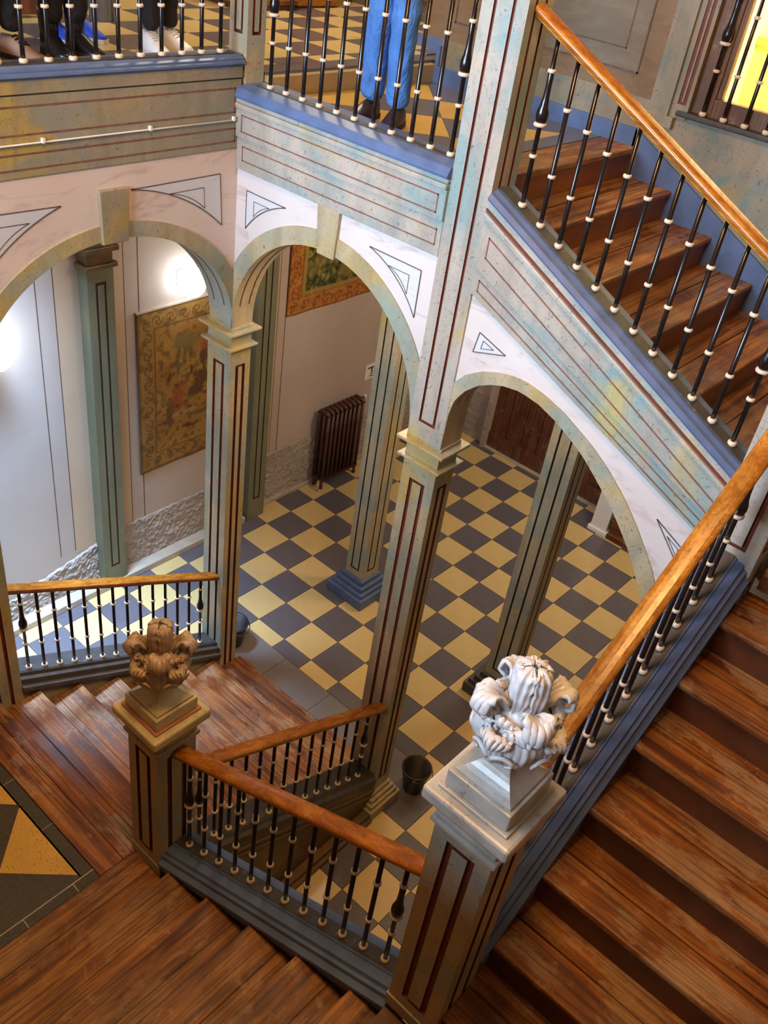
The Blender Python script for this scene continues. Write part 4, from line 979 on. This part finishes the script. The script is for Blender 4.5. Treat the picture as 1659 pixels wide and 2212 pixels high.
# radiator
t = thing('radiator', (-0.5, 1.35, 0), 'tall brown cast iron column radiator under the orange tapestry', 'radiator')
sec = MB()
for xx in (-0.66, -0.46, -0.28): sec.tube([(xx, 0, 0.35), (xx, 0, 2.72)], 0.055, 8)
sec.tube([(-0.70, 0, 0.36), (-0.60, 0, 0.30), (-0.34, 0, 0.30), (-0.24, 0, 0.36)], [.06, .075, .075, .06], 8); sec.tube([(-0.70, 0, 2.70), (-0.60, 0, 2.80), (-0.34, 0, 2.80), (-0.24, 0, 2.70)], [.06, .075, .075, .06], 8)
me_sec = mesh_of(sec, 'radiator_section_mesh', M_iron2, smooth=True)
for k in range(9):
    inst('radiator_section', me_sec, t, (0, 0.62 + k * 0.195, 0))
for y in (0.62, 0.62 + 8 * .195):
    for xx in (-0.62, -0.30): MB().lathe([(.05, .28), (.04, .12), (.06, .04), (.06, 0)], 10, (xx, y, 0)).build('foot', M_iron2, t, smooth=True)
MB().tube([(-0.45, 2.18, 2.78), (-0.45, 2.42, 2.78)], 0.035, 8).build('valve_pipe', M_iron2, t); MB().lathe([(.05, 0), (.06, .05), (.05, .12)], 10, (-0.45, 2.44, 2.72)).build('valve_knob', M_white, t, smooth=True)
MB().tube([(-0.40, 0.62, 0.32), (-0.30, 0.45, 0.25), (-0.25, 0.42, 0.0)], 0.03, 8).build('return_pipe', M_stone, t, smooth=True)
# paper notice on the wall
t = thing('paper_notice', (-0.79, 2.95, 3.4), 'small white notice with dark strokes half hidden by the hall column', 'notice')
MB().box(-0.795, -0.78, 2.70, 3.22, 3.12, 3.66).build('sheet', M_white, t)
m = MB()
for (a, b, c, d) in [(2.80, 3.50, 3.10, 3.54), (2.98, 3.34, 3.04, 3.52), (2.94, 3.28, 3.08, 3.31), (2.92, 3.2, 3.12, 3.23)]: m.box(-0.779, -0.777, a, c, b, d)
m.build('dark_strokes', M_iron, t)

# bucket and basket
mdk = plain('black_bucket_plastic', (0.012, 0.006, 0.006), 0.45); mdi = plain('dark_inner', (0.008, 0.006, 0.005), 0.8)
def bucket(c, r0, r1, h, label, nm):
    t = thing(nm, c, label, 'bucket')
    m = MB(); prof = [(r0 * .98, 0), (r0, .02), (r0 + (r1 - r0) * .5, h * .5), (r1, h * .96), (r1 + .02, h * .97), (r1 + .02, h), (r1 - .02, h), (r0 - .03, .05), (0.01, .04)]
    m.lathe(prof, 28, c); m.build('bucket_wall', mdk, t, smooth=True)
    for sg in (-1, 1): MB().lathe([(.05, -.05), (.055, 0), (.05, .05)], 10, (c[0] + sg * (r1 + .02) * .5, c[1] - sg * (r1 + .02) * .86, c[2] + h - .08)).build('handle_lug', M_iron2, t, smooth=True)
    pts = [(c[0] + (r1 + .03) * (.5 * math.cos(a)), c[1] - (r1 + .03) * .86 * math.cos(a), c[2] + h - .07 + .02 * math.sin(a) - 0.0) for a in [math.pi * i / 12 for i in range(13)]]
    pts = [(c[0] + (r1 + .05) * math.cos(a), c[1] + (r1 + .05) * math.sin(a), c[2] + h - .04 - .12 * math.sin(math.pi * i / 14)) for i, a in enumerate([-math.pi / 3 + math.pi * i / 14 for i in range(15)])]
    MB().tube(pts, 0.012, 6).build('handle', M_iron2, t, smooth=True)
    return t
bucket((9.36, -6.02, 0), 0.23, 0.33, 0.70, 'black bucket standing on the slate floor beside the central pillar', 'bucket')
bucket((3.22, -6.1, 0), 0.24, 0.36, 0.72, 'dark bucket half hidden behind the corner column', 'bucket')

# upper-floor furniture at the top edge
t = thing('wooden_cabinet', (-1.5, -2.5, ZR), 'red brown wooden cabinet at the top edge behind the middle balustrade', 'cabinet')
MB().box(-2.6, -0.42, -3.4, -1.75, ZR + .1, ZR + 3.2).build('cabinet_body', M_tread2, t, bevel=0.02)
MB().box(-2.55, -0.46, -3.35, -1.8, ZR, ZR + .1).build('cabinet_plinth', M_doorw, t)
for y in (-3.36, -2.56): MB().box(-0.42, -0.38, y, y + .77, ZR + .18, ZR + 3.0).build('cabinet_door', M_tread2, t, bevel=0.015)
t = thing('orange_chest', (-1.6, -1.0, ZR), 'bright orange wooden chest beside the red brown cabinet on the upper floor', 'chest')
MB().box(-2.6, -0.62, -1.62, -0.3, ZR + .04, ZR + 2.2).build('chest_body', M_rail, t, bevel=0.02)
MB().box(-2.65, -0.56, -1.68, -0.25, ZR + 2.2, ZR + 2.32).build('chest_lid', M_rail, t, bevel=0.02)
MB().box(-2.55, -0.66, -1.58, -0.34, ZR, ZR + .04).build('chest_foot', M_doorw, t)
t = thing('wooden_bench', (-0.7, -9.6, ZR), 'dark brown wooden bench at the top left edge behind the shoes', 'bench')
MB().box(-1.3, -0.1, -12.5, -7.75, ZR + .9, ZR + 1.05).build('seat', M_doorw, t, bevel=0.02)
MB().box(-1.35, -1.2, -12.5, -7.75, ZR + 1.05, ZR + 2.3).build('backrest', M_doorw, t, bevel=0.02)
MB().box(-0.22, -0.12, -12.4, -7.8, ZR + .06, ZR + .55).build('front_rail', M_doorw, t, bevel=0.01)
for x in (-1.2, -0.27):
    for y in (-12.4, -10.0, -7.95): MB().box(x, x + .14, y, y + .14, ZR, ZR + .9).build('leg', M_doorw, t)
t = thing('metal_bin', (0.1, -7.1, ZR), 'small grey metal waste bin on the upper floor behind the blue boots', 'bin')
MB().lathe([(.22, 0), (.25, .75), (.27, .76), (.27, .8), (.23, .8), (.2, .05), (.02, .04)], 20, (0.1, -7.1, ZR)).build('bin_wall', plain('brushed_grey_metal', (.25, .25, .27), .35, .6), t, smooth=True)
t = thing('hanging_cord', (1.9, -2.6, ZR + 1.0), 'thin black cord with a tassel hanging behind the middle balustrade', 'cord')
MB().tube([(1.98, -2.55, 20.0), (1.97, -2.56, 16.5), (1.92, -2.60, ZR + .75)], 0.011, 6).build('cord', M_iron, t); MB().lathe([(.01, .14), (.035, .10), (.03, .04), (.045, 0), (.02, -.1)], 10, (1.92, -2.60, ZR + .68)).build('tassel', M_iron, t, smooth=True)
# ================================================================ people on the upper floor
def fabric(name, c, folds=True, var=0.25):
    m, nt, b = nmat(name); v = coords(nt, (1, 1, 0.6)); f = noise(nt, v, 9, 5, 0.6, 0.6)
    nt.links.new(ramp(nt, f, [(0.3, tuple(x * (1 - var) for x in c)), (0.7, tuple(min(1, x * (1 + var)) for x in c))]), b.inputs['Base Color'])
    b.inputs['Roughness'].default_value = 0.85
    if folds: bump(nt, b, noise(nt, v, 11, 4, 0.55, 1.5), 1.0, 0.03)
    return m
M_skin = plain('skin', (0.55, 0.34, 0.24), 0.5, var=0.05)
M_hair = plain('dark_hair', (0.03, 0.018, 0.012), 0.5)
def shoe(t, x, y, z, ang, L_, Wd, H, mat, sole, laces=None, boot=0.0):
    """shoe with heel at (x,y), toe along ang; tile units"""
    n = 12; m = MB(); s = MB(); ca, sa = math.cos(ang), math.sin(ang)
    W3 = lambda f, sd, h: (x + f * ca - sd * sa, y + f * sa + sd * ca, z + h)
    rings = []
    for i in range(n + 1):
        f = i / n; wd = Wd * (0.62 + 0.38 * math.sin(math.pi * (0.12 + 0.72 * f))) * (1 if f < .85 else (1 - ((f - .85) / .15) ** 2 * .55)) * (1 if f > .08 else .8)
        ht = H * (1 if f < .34 else max(.36, 1 - (f - .34) * 1.35)) * (1 if f < .9 else .8)
        rings.append((f * L_, wd, ht))
    sg = 10
    for f, wd, ht in rings:
        for q in range(sg + 1):
            a = math.pi * q / sg; m.v.append(W3(f, wd * math.cos(a), .05 + ht * (math.sin(a) ** 0.7)))
    for i in range(n):
        for q in range(sg):
            k = i * (sg + 1) + q; m.f.append((k, k + 1, k + sg + 2, k + sg + 1)); m.m.append(0)
    m.f.append(tuple(range(sg, -1, -1))); m.m.append(0); m.f.append(tuple(n * (sg + 1) + q for q in range(sg + 1))); m.m.append(0)
    up = m.build('shoe_upper', mat, t, smooth=True)
    pts = [W3(f - (.02 if i == 0 else 0) + (.02 if i == n else 0), wd * 1.06, 0) for i, (f, wd, _) in enumerate(rings)] + [W3(f, -wd * 1.06, 0) for f, wd, _ in reversed(rings)]
    s.prism(pts, (0, 0, 0.075)); s.build('shoe_sole', sole, t)
    if boot:
        MB().lathe([(Wd * 1.0, H * .6), (Wd * .98, H + .05), (Wd * 1.05, H + boot), (Wd * .9, H + boot)], 14, (x + L_ * .2 * ca, y + L_ * .2 * sa, z)).build('boot_shaft', mat, t, smooth=True)
    if laces:
        for i in range(4):
            f = L_ * (.36 + .08 * i); h = .05 + H * (1 - (f / L_ - .34) * 1.35) + .015
            MB().tube([W3(f, -.07, h - .02), W3(f, 0, h), W3(f + .02, .07, h - .02)], .012, 5).build('lace', laces, up)
    return up
def person(label, x, y, z, ang, spread, mtop, mpants, shoe_kw, height=4.2, step=0.0, rl=0.21, skirtk=0.0, ankle=0.32):
    """standing figure facing ang; one continuous skinned body with shoes and hair as parts"""
    t = thing('person', (x, y, z), label, 'person', 'visitors on the upper floor')
    ca, sa = math.cos(ang), math.sin(ang); k = height / 4.2
    W = lambda f, s, h: Vector(((f * ca - s * sa) * S, (f * sa + s * ca) * S, h * k * S))
    V = []; E_ = []; RR = []
    def add(f, s, h, r, par=None):
        V.append(W(f, s, h)); RR.append(r * S)
        if par is not None: E_.append((par, len(V) - 1))
        return len(V) - 1
    pel = add(0, 0, 2.18, .30); 
    for sg in (-1, 1):
        st = step * sg
        hip = add(0.0, sg * .19, 2.02, .25, pel); th = add(st * .3 + .02, sg * (.19 + spread * .35), 1.6, .235, hip); kn = add(st * .6 + .05, sg * (.19 + spread * .7), 1.12, rl * .93, th)
        cf = add(st * .85, sg * (.19 + spread * .9), .72, rl * .90, kn); ak = add(st, sg * (.19 + spread), ankle - .06, rl * .82, cf)
    wa = add(0, 0, 2.55, .27, pel); ch = add(0, 0, 3.0, .32, wa); sh = add(-.02, 0, 3.35, .27, ch); nk = add(0, 0, 3.55, .12, sh); hd = add(.04, 0, 3.80, .205, nk); hd2 = add(.05, 0, 4.05, .16, hd)
    no = add(.26, 0, 3.80, .03, hd)
    for sg in (-1, 1):
        s0 = add(0, sg * .36, 3.28, .14, sh); el = add(.02, sg * .46, 2.72, .105, s0); wr = add(.30, sg * .40, 2.32, .075, el); ha = add(.42, sg * .36, 2.24, .065, wr)
        for q in range(4): 
            f1_ = add(.52, sg * (.36 + (q - 1.5) * .035), 2.20, .022, ha); add(.58, sg * (.36 + (q - 1.5) * .035), 2.12, .02, f1_)
        th_ = add(.46, sg * .29, 2.22, .024, ha); add(.52, sg * .27, 2.18, .021, th_)
    me = bpy.data.meshes.new('body'); me.from_pydata([tuple(v) for v in V], E_, []); o = bpy.data.objects.new('body', me); col.objects.link(o)
    sk = o.modifiers.new('skin', 'SKIN'); sv = me.skin_vertices[0].data
    for i, r in enumerate(RR): sv[i].radius = (r, r)
    sv[0].use_root = True; sk.use_smooth_shade = True
    su = o.modifiers.new('sub', 'SUBSURF'); su.levels = 2
    dg = bpy.context.evaluated_depsgraph_get(); nm = bpy.data.meshes.new_from_object(o.evaluated_get(dg)); bpy.data.objects.remove(o)
    for mm in (mpants, mtop, M_skin): nm.materials.append(mm)
    nz = 3.46 * k * S
    for v in nm.vertices:                                      # soft trouser creases
        if v.co.z < 2.0 * k * S:
            n_ = mnoise.noise((v.co.x * 9, v.co.y * 9, v.co.z * 14)); v.co += v.normal * n_ * 0.011
    for p in nm.polygons:
        c = p.center; lx = c.x * ca + c.y * sa
        p.material_index = 2 if (c.z > nz or (lx > .33 * S and 2.0 * k * S < c.z < 2.45 * k * S)) else 0 if c.z < 2.35 * k * S else 1
        p.use_smooth = True
    b = bpy.data.objects.new('body', nm); col.objects.link(b); b.parent = t; ORG[b.name] = (x, y, z)
    P3 = lambda f, s, h: (x + f * ca - s * sa, y + f * sa + s * ca, z + h * k)
    m = MB(); m.lathe([(.12, -.18), (.215, -.1), (.235, .05), (.22, .16), (.14, .25), (.02, .28)], 16, P3(-.0, 0, 3.9)); m.build('hair', M_hair, t, smooth=True)
    for sg in (-1, 1):
        MB().lathe([(.005, -.025), (.022, 0), (.005, .025)], 8, P3(.215, sg * .075, 3.86)).build('eye', M_iron, t, smooth=True)
        MB().lathe([(.01, -.05), (.035, 0), (.01, .05)], 8, P3(.02, sg * .21, 3.82)).build('ear', M_skin, t, smooth=True)
    MB().tube([P3(.215, -.06, 3.68), P3(.23, 0, 3.675), P3(.215, .06, 3.68)], .014, 6).build('mouth', M_pinkline, t)
    for sg in (-1, 1):
        hx, hy, _ = P3(step * sg - .20, sg * (.19 + spread), 0); a2 = ang + sg * shoe_kw.get('splay', .12)
        shoe(t, hx, hy, z, a2, shoe_kw['L'], shoe_kw['W'], shoe_kw['H'], shoe_kw['mat'], shoe_kw['sole'], shoe_kw.get('laces'), shoe_kw.get('boot', 0))
    return t
F_jean = fabric('blue_denim', (0.075, 0.21, 0.55)); F_black = fabric('black_trouser_cloth', (0.012, 0.010, 0.014)); F_royal = fabric('royal_blue_cloth', (0.012, 0.06, 0.55))
F_grey = fabric('grey_jersey', (0.2, 0.2, 0.22)); F_red = fabric('dark_red_jersey', (0.25, 0.04, 0.03)); F_wht = fabric('white_shirt_cloth', (.6, .6, .58))
L_white = plain('white_leather', (0.78, 0.78, 0.80), 0.45, var=.05); L_sole = plain('white_rubber', (0.7, 0.7, 0.7), 0.6, var=.05); L_black = plain('black_leather', (0.01, 0.009, 0.01), 0.25); L_tan = plain('taupe_suede', (0.30, 0.19, 0.14), 0.8); L_dk = plain('dark_rubber', (0.02, 0.016, 0.014), 0.7); L_blue = plain('royal_blue_suede', (0.015, 0.07, 0.6), 0.6); L_brn = plain('dark_brown_leather', (0.045, 0.02, 0.012), 0.4)
sn = dict(L=.64, W=.135, H=.26, mat=L_white, sole=L_sole, laces=L_sole)
person('person in faded blue jeans and dark shoes leaning at the middle balustrade', 5.93, -5.95, ZU, -math.pi / 2 + .25, .05, F_grey, F_jean, dict(L=.72, W=.14, H=.24, mat=L_brn, sole=L_dk), 4.35, .03, .235, ankle=.30)
person('person in black trousers and white sneakers behind the left balustrade', 2.42, -7.58, ZR, 0.1, .05, F_wht, F_black, sn, 4.15, -.06, .17, ankle=.36)
person('person in royal blue trousers and blue boots behind the left balustrade', 1.35, -8.62, ZR, 0.15, .02, F_grey, F_royal, dict(L=.72, W=.14, H=.28, mat=L_blue, sole=L_sole, boot=.25), 4.2, .06, .2, ankle=.5)
person('person in black trousers and shiny black boots behind the left balustrade', 2.36, -9.28, ZR, 0.05, .0, F_red, F_black, dict(L=.72, W=.14, H=.28, mat=L_black, sole=L_dk, boot=.3), 4.2, .03, .21, ankle=.45)
person('person in black trousers and laced taupe shoes near the top left corner', 2.45, -10.44, ZR, 0.2, .06, F_wht, F_black, dict(L=.68, W=.13, H=.26, mat=L_tan, sole=L_dk, laces=L_black), 4.1, .05, .18, ankle=.4)
person('person with brown sandals cut by the left edge of the picture', 2.2, -11.55, ZR, 0.1, .05, F_red, F_black, dict(L=.66, W=.12, H=.2, mat=L_tan, sole=L_dk, laces=L_brn), 4.1, .0, .17, ankle=.42)
